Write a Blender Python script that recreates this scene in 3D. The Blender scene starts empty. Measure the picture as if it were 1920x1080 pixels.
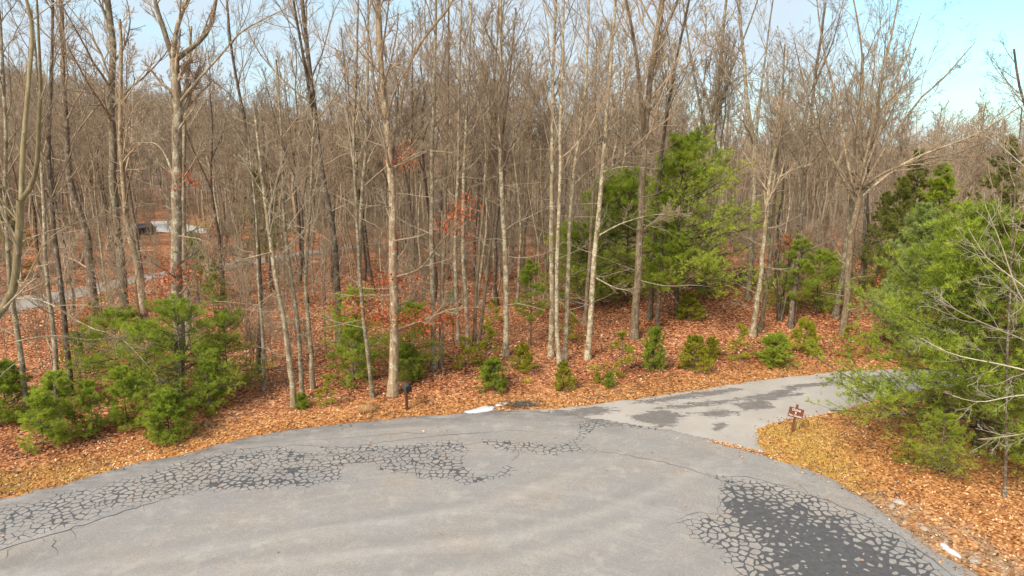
import bpy, math, random
import numpy as np
from mathutils import Vector, Matrix

random.seed(7)
SC = bpy.context.scene
COL = SC.collection

# ------------------------------------------------------------------ camera, sky, sun, exposure
CAM_H, PITCH, FPX = 12.0, math.radians(11.3), 1280.0
cam_data = bpy.data.cameras.new('camera')
cam_data.sensor_width = 36.0
cam_data.lens = 24.0
cam_data.clip_end = 6000.0
cam = bpy.data.objects.new('camera', cam_data)
cam.location = (0, 0, CAM_H)
cam.rotation_euler = (math.radians(90) - PITCH, 0, 0)
COL.objects.link(cam)
SC.camera = cam

SUN_EL, SUN_AZ = math.radians(42), math.radians(215)      # azimuth clockwise from +Y (behind the camera, left)
world = bpy.data.worlds.new('World')
SC.world = world
world.use_nodes = True
wt = world.node_tree
wt.nodes.clear()


def wn(t, **kw):
    n = wt.nodes.new(t)
    for k, v in kw.items():
        setattr(n, k, v)
    return n


w_out = wn('ShaderNodeOutputWorld')
w_bg = wn('ShaderNodeBackground')
sky = wn('ShaderNodeTexSky', sky_type='NISHITA', sun_disc=False, sun_elevation=SUN_EL, sun_rotation=SUN_AZ)
sky.air_density, sky.dust_density, sky.ozone_density = 1.0, 1.0, 1.0
w_tc = wn('ShaderNodeTexCoord')
w_map = wn('ShaderNodeMapping')
w_map.inputs['Scale'].default_value = (1.0, 1.0, 4.0)
w_map.inputs['Rotation'].default_value = (0, 0.15, 0.3)
w_no = wn('ShaderNodeTexNoise')
w_no.inputs['Scale'].default_value = 2.2
w_no.inputs['Detail'].default_value = 6
w_dot = wn('ShaderNodeVectorMath', operation='DOT_PRODUCT')
w_dot.inputs[1].default_value = Vector((0.62, 0.72, 0.32)).normalized()
w_mr = wn('ShaderNodeMapRange', interpolation_type='SMOOTHSTEP')       # a clear gap in the thin cloud, upper right
for k, v in (('From Min', 0.93), ('From Max', 0.99), ('To Min', 0.0), ('To Max', 0.55)):
    w_mr.inputs[k].default_value = v
w_sub = wn('ShaderNodeMath', operation='SUBTRACT')
w_cr = wn('ShaderNodeMapRange', interpolation_type='SMOOTHSTEP')
for k, v in (('From Min', 0.05), ('From Max', 0.55), ('To Min', 0.0), ('To Max', 0.93)):
    w_cr.inputs[k].default_value = v
w_tint = wn('ShaderNodeMix', data_type='RGBA', blend_type='MULTIPLY')
w_tint.inputs[0].default_value = 1.0
w_tint.inputs[7].default_value = (0.66, 1.02, 1.0, 1)
w_mix = wn('ShaderNodeMix', data_type='RGBA')
w_mix.inputs[7].default_value = (2.68, 3.02, 3.38, 1)                   # thin high cloud
L = wt.links.new
L(w_tc.outputs['Generated'], w_map.inputs['Vector'])
L(w_map.outputs[0], w_no.inputs['Vector'])
L(w_tc.outputs['Generated'], w_dot.inputs[0])
L(w_dot.outputs['Value'], w_mr.inputs['Value'])
L(w_no.outputs['Fac'], w_sub.inputs[0])
L(w_mr.outputs[0], w_sub.inputs[1])
L(w_sub.outputs[0], w_cr.inputs['Value'])
L(sky.outputs[0], w_tint.inputs[6])
L(w_tint.outputs[2], w_mix.inputs[6])
L(w_cr.outputs[0], w_mix.inputs[0])
L(w_mix.outputs[2], w_bg.inputs['Color'])
w_bg.inputs['Strength'].default_value = 0.075
L(w_bg.outputs[0], w_out.inputs[0])

sun_d = bpy.data.lights.new('sun', 'SUN')
sun_d.energy = 1.5
sun_d.angle = math.radians(22)
sun_d.color = (1.0, 0.90, 0.76)
sun = bpy.data.objects.new('sun', sun_d)
sv = Vector((math.sin(SUN_AZ) * math.cos(SUN_EL), math.cos(SUN_AZ) * math.cos(SUN_EL), math.sin(SUN_EL)))
sun.rotation_euler = sv.to_track_quat('Z', 'Y').to_euler()
sun.location = (0, 0, 60)
COL.objects.link(sun)

SC.view_settings.view_transform = 'Standard'
SC.view_settings.look = 'None'
SC.view_settings.gamma = 1
SC.view_settings.use_curve_mapping = False
SC.view_settings.exposure = 1.86
SC.render.engine = 'CYCLES'
SC.cycles.max_bounces = 6
SC.cycles.diffuse_bounces = 4
SC.cycles.glossy_bounces = 2
SC.cycles.transmission_bounces = 3


# ------------------------------------------------------------------ helpers: objects
def link(o, parent=None):
    COL.objects.link(o)
    if parent is not None:
        o.parent = parent
    return o


def tag(o, label=None, cat=None, group=None, kind=None):
    if label: o['label'] = label
    if cat: o['category'] = cat
    if group: o['group'] = group
    if kind: o['kind'] = kind
    return o


def thing(name, label, cat, loc=(0, 0, 0), rz=0.0, group=None):
    o = bpy.data.objects.new(name, None)
    o.empty_display_size = 0.3
    o.location = loc
    o.rotation_euler = (0, 0, rz)
    link(o)
    return tag(o, label, cat, group)


def mesh_np(name, V, F, mats, smooth=True, attrs=None, midx=None):
    """V (n,3), F list of arrays (m,3)/(m,4); attrs {name: (kind, per-vertex array)}"""
    if not isinstance(F, (list, tuple)):
        F = [F]
    F = [f for f in F if len(f)]
    me = bpy.data.meshes.new(name)
    V = np.ascontiguousarray(V, dtype=np.float32)
    me.vertices.add(len(V))
    me.vertices.foreach_set('co', V.ravel())
    flat = np.concatenate([f.ravel() for f in F]).astype(np.int32)
    sizes = np.concatenate([np.full(len(f), f.shape[1], np.int32) for f in F])
    starts = np.concatenate([[0], np.cumsum(sizes)[:-1]]).astype(np.int32)
    me.loops.add(len(flat))
    me.loops.foreach_set('vertex_index', flat)
    me.polygons.add(len(sizes))
    me.polygons.foreach_set('loop_start', starts)
    me.polygons.foreach_set('use_smooth', np.full(len(sizes), bool(smooth)))
    if midx is not None:
        me.polygons.foreach_set('material_index', np.asarray(midx, np.int32))
    for m in (mats if isinstance(mats, (list, tuple)) else [mats]):
        me.materials.append(m)
    me.update(calc_edges=True)
    for k, (kind, arr) in (attrs or {}).items():
        a = me.attributes.new(k, kind, 'POINT')
        if kind == 'FLOAT':
            a.data.foreach_set('value', np.ascontiguousarray(arr, np.float32))
        else:
            arr = np.asarray(arr, np.float32)
            if arr.shape[1] == 3:
                arr = np.hstack([arr, np.ones((len(arr), 1), np.float32)])
            a.data.foreach_set('color', np.ascontiguousarray(arr).ravel())
    return me


def obj(name, me, parent=None):
    return link(bpy.data.objects.new(name, me), parent)


class MB:
    """collects boxes, prisms and tubes, builds ONE mesh object"""
    def __init__(s): s.v, s.f = [], []
    def add(s, V, F, M=None):
        o = len(s.v)
        for p in V:
            p = Vector(p)
            s.v.append(tuple(M @ p) if M is not None else tuple(p))
        s.f += [[i + o for i in f] for f in F]
        return s
    def box(s, c, d, M=None, bev=0.0):
        x, y, z = d[0] / 2, d[1] / 2, d[2] / 2
        if not bev:
            V = [(c[0] + a * x, c[1] + b * y, c[2] + e * z) for e in (-1, 1) for b in (-1, 1) for a in (-1, 1)]
            return s.add(V, [(0, 2, 3, 1), (4, 5, 7, 6), (0, 1, 5, 4), (2, 6, 7, 3), (0, 4, 6, 2), (1, 3, 7, 5)], M)
        q = [(x - bev, -y), (x, -y + bev), (x, y - bev), (x - bev, y), (-x + bev, y), (-x, y - bev), (-x, -y + bev), (-x + bev, -y)]
        k = 1 - bev / max(x, 1e-6)
        V = []
        for zz, sc in ((-z, k), (-z + bev, 1), (z - bev, 1), (z, k)):
            V += [(c[0] + a * sc, c[1] + b * sc, c[2] + zz) for a, b in q]
        F = [tuple(range(7, -1, -1)), tuple(range(24, 32))]
        for r in range(3):
            for i in range(8):
                j = (i + 1) % 8
                F.append((r * 8 + i, r * 8 + j, r * 8 + 8 + j, r * 8 + 8 + i))
        return s.add(V, F, M)
    def prism(s, prof, y0, y1, M=None):          # profile in x,z swept along y
        n = len(prof)
        V = [(a, y0, b) for a, b in prof] + [(a, y1, b) for a, b in prof]
        F = [tuple(range(n)), tuple(range(2 * n - 1, n - 1, -1))]
        F += [(i, i + n, (i + 1) % n + n, (i + 1) % n) for i in range(n)]
        return s.add(V, F, M)
    def build(s, name, mat, parent=None, smooth=False):
        me = bpy.data.meshes.new(name)
        me.from_pydata(s.v, [], s.f)
        me.materials.append(mat)
        if smooth:
            me.polygons.foreach_set('use_smooth', [True] * len(me.polygons))
        me.update()
        return obj(name, me, parent)


# ------------------------------------------------------------------ helpers: materials
def ramp(n, stops):
    cr = n.color_ramp
    while len(cr.elements) < len(stops):
        cr.elements.new(0.5)
    for e, (p, c) in zip(cr.elements, stops):
        e.position = p
        e.color = (*c, 1) if len(c) == 3 else c


class Mat:
    def __init__(s, name, rough=0.9, spec=0.3):
        s.m = bpy.data.materials.new(name)
        s.m.use_nodes = True
        s.t = s.m.node_tree
        s.b = s.t.nodes['Principled BSDF']
        s.b.inputs['Roughness'].default_value = rough
        s.b.inputs['Specular IOR Level'].default_value = spec
    def n(s, t, **kw):
        n = s.t.nodes.new(t)
        for k, v in kw.items():
            setattr(n, k, v)
        return n
    def l(s, a, b): s.t.links.new(a, b)
    def coord(s, which='Object', scale=(1, 1, 1)):
        tc = s.n('ShaderNodeTexCoord')
        mp = s.n('ShaderNodeMapping')
        mp.inputs['Scale'].default_value = scale
        s.l(tc.outputs[which], mp.inputs['Vector'])
        return mp.outputs[0]
    def wpos(s, scale=(1, 1, 1)):
        g = s.n('ShaderNodeNewGeometry')
        mp = s.n('ShaderNodeMapping')
        mp.inputs['Scale'].default_value = scale
        s.l(g.outputs['Position'], mp.inputs['Vector'])
        return mp.outputs[0]
    def noise(s, vec, scale, detail=4, rough=0.55, dist=0.0):
        n = s.n('ShaderNodeTexNoise')
        n.inputs['Scale'].default_value = scale
        n.inputs['Detail'].default_value = detail
        n.inputs['Roughness'].default_value = rough
        n.inputs['Distortion'].default_value = dist
        if vec is not None: s.l(vec, n.inputs['Vector'])
        return n.outputs['Fac']
    def ramp(s, fac, stops):
        n = s.n('ShaderNodeValToRGB')
        ramp(n, stops)
        s.l(fac, n.inputs[0])
        return n.outputs[0]
    def mix(s, fac, a, b, mode='MIX'):
        n = s.n('ShaderNodeMix', data_type='RGBA', blend_type=mode)
        for sock, v in ((n.inputs[0], fac), (n.inputs[6], a), (n.inputs[7], b)):
            if isinstance(v, (int, float)): sock.default_value = v
            elif isinstance(v, (tuple, list)): sock.default_value = (*v, 1) if len(v) == 3 else v
            else: s.l(v, sock)
        return n.outputs[2]
    def math(s, op, a, b=0.0, clamp=False):
        n = s.n('ShaderNodeMath', operation=op, use_clamp=clamp)
        for i, v in enumerate((a, b)):
            if isinstance(v, (int, float)): n.inputs[i].default_value = v
            else: s.l(v, n.inputs[i])
        return n.outputs[0]
    def rng(s, v, a, b, c=0.0, d=1.0):
        n = s.n('ShaderNodeMapRange', interpolation_type='SMOOTHSTEP')
        s.l(v, n.inputs['Value'])
        for k, x in (('From Min', a), ('From Max', b), ('To Min', c), ('To Max', d)):
            n.inputs[k].default_value = x
        return n.outputs[0]
    def attr(s, name, out='Fac'):
        n = s.n('ShaderNodeAttribute', attribute_name=name)
        return n.outputs[out]
    def color(s, c):
        if isinstance(c, (tuple, list)): s.b.inputs['Base Color'].default_value = (*c, 1)
        else: s.l(c, s.b.inputs['Base Color'])
    def bump(s, h, strength=0.5, dist=0.02):
        n = s.n('ShaderNodeBump')
        n.inputs['Strength'].default_value = strength
        n.inputs['Distance'].default_value = dist
        s.l(h, n.inputs['Height'])
        s.l(n.outputs[0], s.b.inputs['Normal'])


def bark(name, dark, mid, light, lichen, lich_amt, vstretch=0.25):
    m = Mat(name, 0.95, 0.15)
    oi = m.n('ShaderNodeObjectInfo')
    tc = m.n('ShaderNodeTexCoord')
    off = m.n('ShaderNodeVectorMath', operation='ADD')
    sc = m.n('ShaderNodeMath', operation='MULTIPLY')
    sc.inputs[1].default_value = 37.0
    m.l(oi.outputs['Random'], sc.inputs[0])
    m.l(tc.outputs['Object'], off.inputs[0]); m.l(sc.outputs[0], off.inputs[1])
    mp = m.n('ShaderNodeMapping'); mp.inputs['Scale'].default_value = (1, 1, vstretch)
    m.l(off.outputs[0], mp.inputs['Vector'])
    v = mp.outputs[0]
    n1 = m.noise(v, 9, 6, 0.72)
    c = m.ramp(n1, [(0.30, dark), (0.5, mid), (0.68, light)])
    n2 = m.noise(off.outputs[0], 3.2, 5, 0.7)
    l = m.rng(n2, 0.62 - lich_amt, 0.70 - lich_amt)
    n3 = m.noise(off.outputs[0], 16, 3, 0.6)
    l = m.math('MULTIPLY', l, m.rng(n3, 0.40, 0.58))
    c = m.mix(l, c, lichen)
    hue = m.rng(oi.outputs['Random'], 0, 1, 0.72, 1.25)
    c = m.mix(1.0, c, hue, 'MULTIPLY')
    m.color(c)
    m.bump(n1, 0.8, 0.03)
    return m.m


M = {}
M['bark_grey'] = bark('bark_grey', (0.075, 0.053, 0.034), (0.235, 0.18, 0.12), (0.38, 0.31, 0.22), (0.46, 0.44, 0.31), 0.12)
M['bark_pale'] = bark('bark_pale', (0.085, 0.060, 0.036), (0.25, 0.190, 0.118), (0.38, 0.305, 0.205), (0.50, 0.45, 0.31), 0.15)
M['bark_tan'] = bark('bark_tan', (0.085, 0.056, 0.034), (0.265, 0.19, 0.118), (0.41, 0.315, 0.205), (0.48, 0.44, 0.30), 0.10)
M['bark_dark'] = bark('bark_dark', (0.04, 0.028, 0.02), (0.125, 0.092, 0.066), (0.24, 0.185, 0.135), (0.36, 0.34, 0.25), 0.08, 0.5)
M['bark_white'] = bark('bark_white', (0.30, 0.25, 0.17), (0.50, 0.43, 0.31), (0.62, 0.55, 0.42), (0.62, 0.60, 0.48), 0.1)
M['bark_olive'] = bark('bark_olive', (0.16, 0.125, 0.06), (0.27, 0.215, 0.115), (0.36, 0.30, 0.175), (0.42, 0.40, 0.29), 0.03)
M['twig'] = bark('twig_bark', (0.16, 0.114, 0.072), (0.35, 0.265, 0.178), (0.50, 0.395, 0.28), (0.42, 0.36, 0.26), 0.03)
M['twig_pale'] = bark('twig_pale_bark', (0.19, 0.14, 0.09), (0.33, 0.26, 0.18), (0.44, 0.36, 0.26), (0.46, 0.42, 0.32), 0.06)


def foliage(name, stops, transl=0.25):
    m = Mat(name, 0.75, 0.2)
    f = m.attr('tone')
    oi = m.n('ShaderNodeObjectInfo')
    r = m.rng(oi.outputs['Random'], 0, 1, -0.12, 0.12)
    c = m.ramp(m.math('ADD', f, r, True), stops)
    m.color(c)
    tr = m.n('ShaderNodeBsdfTranslucent')
    m.l(c, tr.inputs['Color'])
    mx = m.n('ShaderNodeMixShader')
    mx.inputs[0].default_value = transl
    out = m.t.nodes['Material Output']
    m.l(m.b.outputs[0], mx.inputs[1]); m.l(tr.outputs[0], mx.inputs[2]); m.l(mx.outputs[0], out.inputs[0])
    return m.m


M['pine'] = foliage('pine_needles', [(0.0, (0.10, 0.125, 0.02)), (0.3, (0.255, 0.325, 0.04)), (0.65, (0.42, 0.51, 0.06)), (1.0, (0.60, 0.62, 0.09))], 0.4)
M['pine_blue'] = foliage('blue_green_needles', [(0.0, (0.10, 0.13, 0.04)), (0.4, (0.26, 0.33, 0.09)), (0.75, (0.43, 0.51, 0.16)), (1.0, (0.60, 0.60, 0.15))], 0.4)
M['pine_dark'] = foliage('dark_needles', [(0.0, (0.12, 0.12, 0.03)), (0.5, (0.29, 0.31, 0.07)), (1.0, (0.48, 0.47, 0.12))], 0.4)
M['shrub'] = foliage('shrub_leaves', [(0.0, (0.17, 0.16, 0.018)), (0.4, (0.36, 0.36, 0.03)), (0.75, (0.52, 0.50, 0.05)), (1.0, (0.66, 0.56, 0.08))], 0.4)
M['rust'] = foliage('rust_leaves', [(0.0, (0.26, 0.05, 0.02)), (0.5, (0.50, 0.12, 0.045)), (1.0, (0.68, 0.25, 0.10))], 0.3)
M['orange'] = foliage('orange_leaves', [(0.0, (0.35, 0.07, 0.015)), (0.5, (0.6, 0.16, 0.03)), (1.0, (0.75, 0.28, 0.06))], 0.3)
M['yellow'] = foliage('yellow_leaves', [(0.0, (0.25, 0.24, 0.02)), (0.5, (0.38, 0.36, 0.03)), (1.0, (0.5, 0.42, 0.05))], 0.3)

# ------------------------------------------------------------------ geometry of the place
CP, SP = math.cos(PITCH), math.sin(PITCH)


def ray(px, py):
    a, b = (px - 960) / FPX, (540 - py) / FPX
    return np.array([a, CP + b * SP, -SP + b * CP])


def flat(px, py, z=0.0):
    d = ray(px, py)
    t = (z - CAM_H) / d[2]
    return (d[0] * t, d[1] * t)


def onplane(px, py, Y):
    d = ray(px, py)
    t = Y / d[1]
    return np.array([d[0] * t, Y, CAM_H + d[2] * t])


def poly_px(pts): return np.array([flat(*p) for p in pts])


def sdist(X, Y, poly):
    """signed distance to a polygon, negative inside"""
    sh = np.shape(X)
    x, y = np.ravel(X).astype(float), np.ravel(Y).astype(float)
    d2 = np.full(x.shape, 1e18)
    inside = np.zeros(x.shape, bool)
    n = len(poly)
    for i in range(n):
        ax, ay = poly[i]; bx, by = poly[(i + 1) % n]
        ex, ey = bx - ax, by - ay
        t = np.clip(((x - ax) * ex + (y - ay) * ey) / (ex * ex + ey * ey + 1e-12), 0, 1)
        d2 = np.minimum(d2, (x - ax - t * ex) ** 2 + (y - ay - t * ey) ** 2)
        c = ((ay > y) != (by > y))
        xi = ax + (y - ay) * ex / (ey if abs(ey) > 1e-12 else 1e-12)
        inside ^= c & (x < xi)
    return (np.sqrt(d2) * np.where(inside, -1, 1)).reshape(sh)


def smooth(v, a, b):
    t = np.clip((v - a) / (b - a), 0, 1)
    return t * t * (3 - 2 * t)


def densify(P, step=0.6, jit=0.0, seed=0):
    rg = np.random.default_rng(seed)
    out = []
    n = len(P)
    # Catmull-Rom through the points so that kerbless edges run as curves
    for i in range(n):
        p0, p1, p2, p3 = P[(i - 1) % n], P[i], P[(i + 1) % n], P[(i + 2) % n]
        k = max(1, int(np.linalg.norm(p2 - p1) / step))
        if k > 60:
            out.append(p1); continue
        for j in range(k):
            t = j / k
            q = 0.5 * ((2 * p1) + (-p0 + p2) * t + (2 * p0 - 5 * p1 + 4 * p2 - p3) * t * t + (-p0 + 3 * p1 - 3 * p2 + p3) * t ** 3)
            out.append(q + rg.normal(0, jit, 2))
    return np.array(out)


ROAD = np.vstack([
    poly_px([(-420, 1010), (-200, 975), (0, 935), (120, 908), (240, 872), (350, 850), (440, 826), (540, 807), (640, 795), (760, 783),
             (870, 775), (960, 769), (1030, 772), (1100, 782), (1200, 797), (1300, 815), (1360, 832), (1430, 854), (1540, 890),
             (1620, 935), (1690, 990), (1760, 1037), (1850, 1085), (2000, 1190)]),
    np.array([(13.2, 7.0), (12.5, 0.0), (9, -7), (0, -10), (-14, -8), (-26, -2), (-36, 8)])])
DRIVE = poly_px([(940, 775), (1040, 766), (1150, 753), (1300, 733), (1400, 717), (1480, 706), (1550, 699), (1620, 694), (1750, 691), (1950, 690), (2300, 690),
                 (2300, 712), (1950, 716), (1850, 722), (1700, 737), (1610, 760), (1520, 781), (1450, 793), (1424, 806), (1421, 826), (1436, 856), (1300, 850), (1100, 815)])
FAR_ROAD = poly_px([(-700, 590), (-300, 590), (0, 560), (120, 546), (200, 529), (280, 514), (360, 503), (480, 487), (560, 474), (640, 462), (720, 453), (800, 447), (860, 440),
                    (860, 444), (800, 452), (720, 459), (640, 469), (560, 482), (480, 496), (360, 513), (280, 526), (200, 545), (120, 566), (0, 590), (-300, 625), (-700, 625)])
DRIVEWAY = poly_px([(284, 414), (330, 412), (345, 418), (384, 428), (386, 438), (340, 436), (286, 434)])
ROAD_D = densify(ROAD, 0.4, 0.055, 1)
DRIVE_D = densify(DRIVE, 0.5, 0.06, 2)
FAR_D = densify(FAR_ROAD, 1.5, 0.05, 3)


def HN(x, y):
    return (np.sin(x * 0.31 + 1.3 * np.sin(y * 0.13)) * np.cos(y * 0.27 + 0.7) * 0.5 + np.sin(x * 0.73 + y * 0.41) * 0.22 +
            np.sin(x * 0.11 - y * 0.17 + 2.0) * 0.8 + np.sin(1.9 * x + 1.1 * y) * np.sin(1.3 * y - 0.8 * x) * 0.10)


def height(x, y):
    x = np.asarray(x, float); y = np.asarray(y, float)
    d = np.minimum(sdist(x, y, ROAD), sdist(x, y, DRIVE))
    df = np.minimum(sdist(x, y, FAR_ROAD), sdist(x, y, DRIVEWAY))
    k = smooth(d, 0.6, 9.0)
    kf = smooth(df, 0.5, 9.0)
    h = HN(x, y) * 0.42 * k * kf
    h += 1.25 * np.exp(-((x - 17) / 14) ** 2 - ((y - 52) / 9) ** 2) * smooth(d, 0.8, 9)
    h += 0.30 * smooth(d, 0.5, 3.5) * kf
    # ground falls away behind the wood, climbs to a ridge on the left
    left = smooth(-x - 0.25 * y, -30, 60)
    h -= (1 - left) * 11 * smooth(y, 95, 260)
    h += smooth(y, 135, 300) * np.clip((-x - 30) / 160, 0, 2.2) * 26
    h += 40 * smooth(y, 1000, 1900) * (0.55 + 0.25 * np.sin(x * 0.004 + 1) + 0.2 * np.sin(x * 0.0113))
    h += smooth(y, 420, 600) * 5.0 * (1 + np.sin(x * 0.02) * np.sin(y * 0.013))
    return h


def ground(px, py):
    d = ray(px, py)
    t = -CAM_H / d[2]
    for _ in range(6):
        h = float(height(d[0] * t, d[1] * t))
        t = 0.5 * t + 0.5 * (h - CAM_H) / d[2]
    return np.array([d[0] * t, d[1] * t, float(height(d[0] * t, d[1] * t))])


def sheet(name, poly, step, z, mat, zedge=-0.004, fields=None, zfun=None):
    """a flat sheet whose outline follows POLY; FIELDS: per-vertex attributes"""
    x0, y0 = poly.min(0) - step; x1, y1 = poly.max(0) + step
    xs, ys = np.arange(x0, x1 + step, step), np.arange(y0, y1 + step, step)
    X, Y = np.meshgrid(xs, ys, indexing='ij')
    sd = sdist(X, Y, poly)
    nx, ny = X.shape
    idx = np.arange(nx * ny).reshape(nx, ny)
    q = np.stack([idx[:-1, :-1], idx[1:, :-1], idx[1:, 1:], idx[:-1, 1:]], -1).reshape(-1, 4)
    s = sd.ravel()
    keep = (s[q] < 0).sum(1) >= 2
    q = q[keep]
    gx, gy = np.gradient(sd, step)
    g = np.hypot(gx, gy) + 1e-6
    out = np.clip(sd, 0, None)
    X2, Y2 = X - out * gx / g, Y - out * gy / g
    Z = np.where(sd > -0.01, zedge, z) if zfun is None else zfun(X2, Y2) + z
    V = np.stack([X2.ravel(), Y2.ravel(), Z.ravel()], 1)
    used = np.unique(q)
    re = np.full(len(V), -1); re[used] = np.arange(len(used))
    V = V[used]
    at = {k: ('FLOAT', f(V[:, 0], V[:, 1])) for k, f in (fields or {}).items()}
    return tag(obj(name, mesh_np(name, V, re[q], mat, True, at)), kind='structure')


# ------------------------------------------------------------------ ground
def leaf_stops():
    return [(0.0, (0.055, 0.022, 0.011)), (0.22, (0.21, 0.074, 0.033)), (0.50, (0.44, 0.172, 0.074)), (0.78, (0.62, 0.295, 0.142)), (1.0, (0.80, 0.55, 0.36))]


mg = Mat('leaf_litter_ground', 0.95, 0.15)
p = mg.wpos()
vor = mg.n('ShaderNodeTexVoronoi', feature='F1')
vor.inputs['Scale'].default_value = 9.0
mg.l(p, vor.inputs['Vector'])
sep = mg.n('ShaderNodeSeparateColor'); mg.l(vor.outputs['Color'], sep.inputs[0])
big = mg.noise(p, 0.22, 4, 0.6)
fac = mg.math('ADD', mg.math('MULTIPLY', sep.outputs[0], 0.75), mg.rng(big, 0.3, 0.7, -0.12, 0.2), True)
lit = mg.ramp(fac, leaf_stops())
straw = mg.ramp(sep.outputs[1], [(0.0, (0.14, 0.05, 0.012)), (0.4, (0.40, 0.16, 0.045)), (0.75, (0.56, 0.27, 0.08)), (1.0, (0.68, 0.42, 0.17))])
c = mg.mix(mg.attr('straw'), lit, straw)
grs = mg.ramp(sep.outputs[2], [(0.0, (0.24, 0.11, 0.02)), (0.5, (0.50, 0.27, 0.055)), (1.0, (0.64, 0.41, 0.11))])
gn = mg.math('MULTIPLY', mg.attr('grass'), mg.rng(mg.noise(p, 1.3, 4, 0.7), 0.38, 0.55), True)
c = mg.mix(gn, c, grs)
grv = mg.ramp(sep.outputs[0], [(0.0, (0.12, 0.08, 0.05)), (0.6, (0.28, 0.21, 0.145)), (1.0, (0.46, 0.39, 0.31))])
gv = mg.math('MULTIPLY', mg.attr('gravel'), mg.rng(mg.noise(p, 0.9, 5, 0.7), 0.36, 0.56), True)
c = mg.mix(gv, c, grv)
can = mg.ramp(mg.noise(p, 0.35, 6, 0.75), [(0.3, (0.09, 0.06, 0.042)), (0.55, (0.20, 0.14, 0.10)), (0.8, (0.27, 0.20, 0.145))])
c = mg.mix(mg.attr('wooded'), c, can)
mg.color(c)
mg.bump(vor.outputs['Distance'], 0.6, 0.05)
M['ground'] = mg.m

xs = np.concatenate([-60 - np.geomspace(1, 1500, 70)[::-1], np.arange(-60, 60.01, 0.8), 60 + np.geomspace(1, 1500, 70)])
ys = np.concatenate([-14 - np.geomspace(1, 160, 25)[::-1], np.arange(-14, 112, 0.7), 112 + np.geomspace(1, 2400, 120)])
GX, GY = np.meshgrid(xs, ys, indexing='ij')
GZ = height(GX, GY)
_ii = np.arange(GX.size).reshape(GX.shape)
GF = np.stack([_ii[:-1, :-1], _ii[1:, :-1], _ii[1:, 1:], _ii[:-1, 1:]], -1).reshape(-1, 4)
gv_ = np.stack([GX.ravel(), GY.ravel(), GZ.ravel()], 1)
dR = sdist(gv_[:, 0], gv_[:, 1], ROAD); dD = sdist(gv_[:, 0], gv_[:, 1], DRIVE)
dd = np.minimum(dR, dD)
SHOULDER = np.vstack([poly_px([(1590, 915), (1640, 925), (1700, 955), (1785, 995), (1865, 1040), (2010, 1120)]), poly_px([(1950, 1170), (1850, 1090), (1760, 1040), (1690, 992), (1620, 940)])])
ISLAND = poly_px([(1420, 800), (1500, 785), (1530, 800), (1560, 850), (1590, 895), (1600, 915), (1540, 892), (1430, 856)])
LEFTV = poly_px([(-200, 975), (0, 935), (180, 888), (180, 875), (0, 905), (-200, 930)])
gravel = 0.8 * np.clip(1 - np.clip(sdist(gv_[:, 0], gv_[:, 1], SHOULDER), 0, 9) / 0.5, 0, 1)
grass = np.maximum(np.clip(0.9 - np.clip(sdist(gv_[:, 0], gv_[:, 1], ISLAND), 0, 9) / 1.5, 0, 1) * 0.9,
                   np.clip(1 - np.clip(sdist(gv_[:, 0], gv_[:, 1], LEFTV), 0, 9) / 1.0, 0, 1) * 0.35)
YG = poly_px([(345, 419), (400, 412), (400, 424), (384, 428)])
grass = np.maximum(grass, 2.0 * (sdist(gv_[:, 0], gv_[:, 1], YG) < 1.5))
straw_a = np.clip(1.0 - smooth(dd, 0.4, 3.2), 0, 1) * 0.8 * (gv_[:, 1] < 60)
straw_a = np.maximum(straw_a, 0.75 * smooth(gv_[:, 0], 6, 14) * (1 - smooth(gv_[:, 1], 33, 38)))
LB = smooth(-gv_[:, 0] - 0.25 * gv_[:, 1], 2, 12) * (1 - smooth(gv_[:, 1], 150, 200))     # the opening round the pale driveway
wooded = smooth(gv_[:, 1], 92, 145) * (1 - 0.85 * LB)
wooded = np.maximum(wooded, smooth(np.abs(gv_[:, 0]), 260, 380))
ground_o = tag(obj('ground', mesh_np('ground', gv_, GF, M['ground'], True,
               {'straw': ('FLOAT', straw_a), 'grass': ('FLOAT', grass), 'gravel': ('FLOAT', gravel), 'wooded': ('FLOAT', wooded)})), kind='structure')

# ------------------------------------------------------------------ roads
SEALS = [  # outline in the photograph, strength of the crack sealing inside
    ([(-250, 1075), (-80, 1045), (0, 1030), (110, 995), (220, 965), (330, 935), (420, 925), (500, 922), (580, 918), (650, 903), (645, 872), (600, 846), (520, 836), (430, 842), (330, 868), (200, 905), (60, 935), (0, 950), (-250, 1000)], 0.46, 0.7),
    ([(690, 842), (760, 828), (870, 824), (884, 850), (868, 872), (900, 893), (958, 868), (960, 852), (974, 856), (976, 884), (950, 900), (885, 918), (855, 916), (790, 900), (700, 884)], 0.42, 0.6),
    ([(900, 822), (960, 826), (1050, 830), (1086, 815), (1070, 797), (1100, 786), (1160, 790), (1240, 799), (1310, 812), (1240, 811), (1150, 801), (1112, 810), (1092, 830), (1136, 845), (1122, 852), (1040, 856), (960, 851), (905, 838)], 0.40, 0.5),
    ([(600, 838), (780, 832), (780, 856), (620, 880)], 0.40, 0.3),
    ([(1262, 980), (1310, 966), (1350, 958), (1350, 925), (1330, 888), (1400, 898), (1500, 915), (1600, 950), (1700, 1005), (1800, 1085), (1880, 1160), (1480, 1160), (1370, 1080), (1345, 1045), (1285, 1005)], 0.50, 0.7),
]
FILLS = [
    ([(1365, 935), (1400, 925), (1450, 945), (1540, 975), (1620, 1015), (1690, 1060), (1740, 1130), (1480, 1140), (1450, 1070), (1440, 1020), (1400, 985)], 1.6, 1.5),
    ([(380, 905), (450, 893), (560, 898), (575, 910), (480, 915), (400, 915)], 0.5, 0.8),
    ([(820, 868), (850, 866), (880, 885), (860, 895), (835, 885)], 0.5, 0.6),
    ([(255, 905), (330, 890), (420, 870), (430, 885), (330, 910)], 0.25, 0.6),
]
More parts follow.
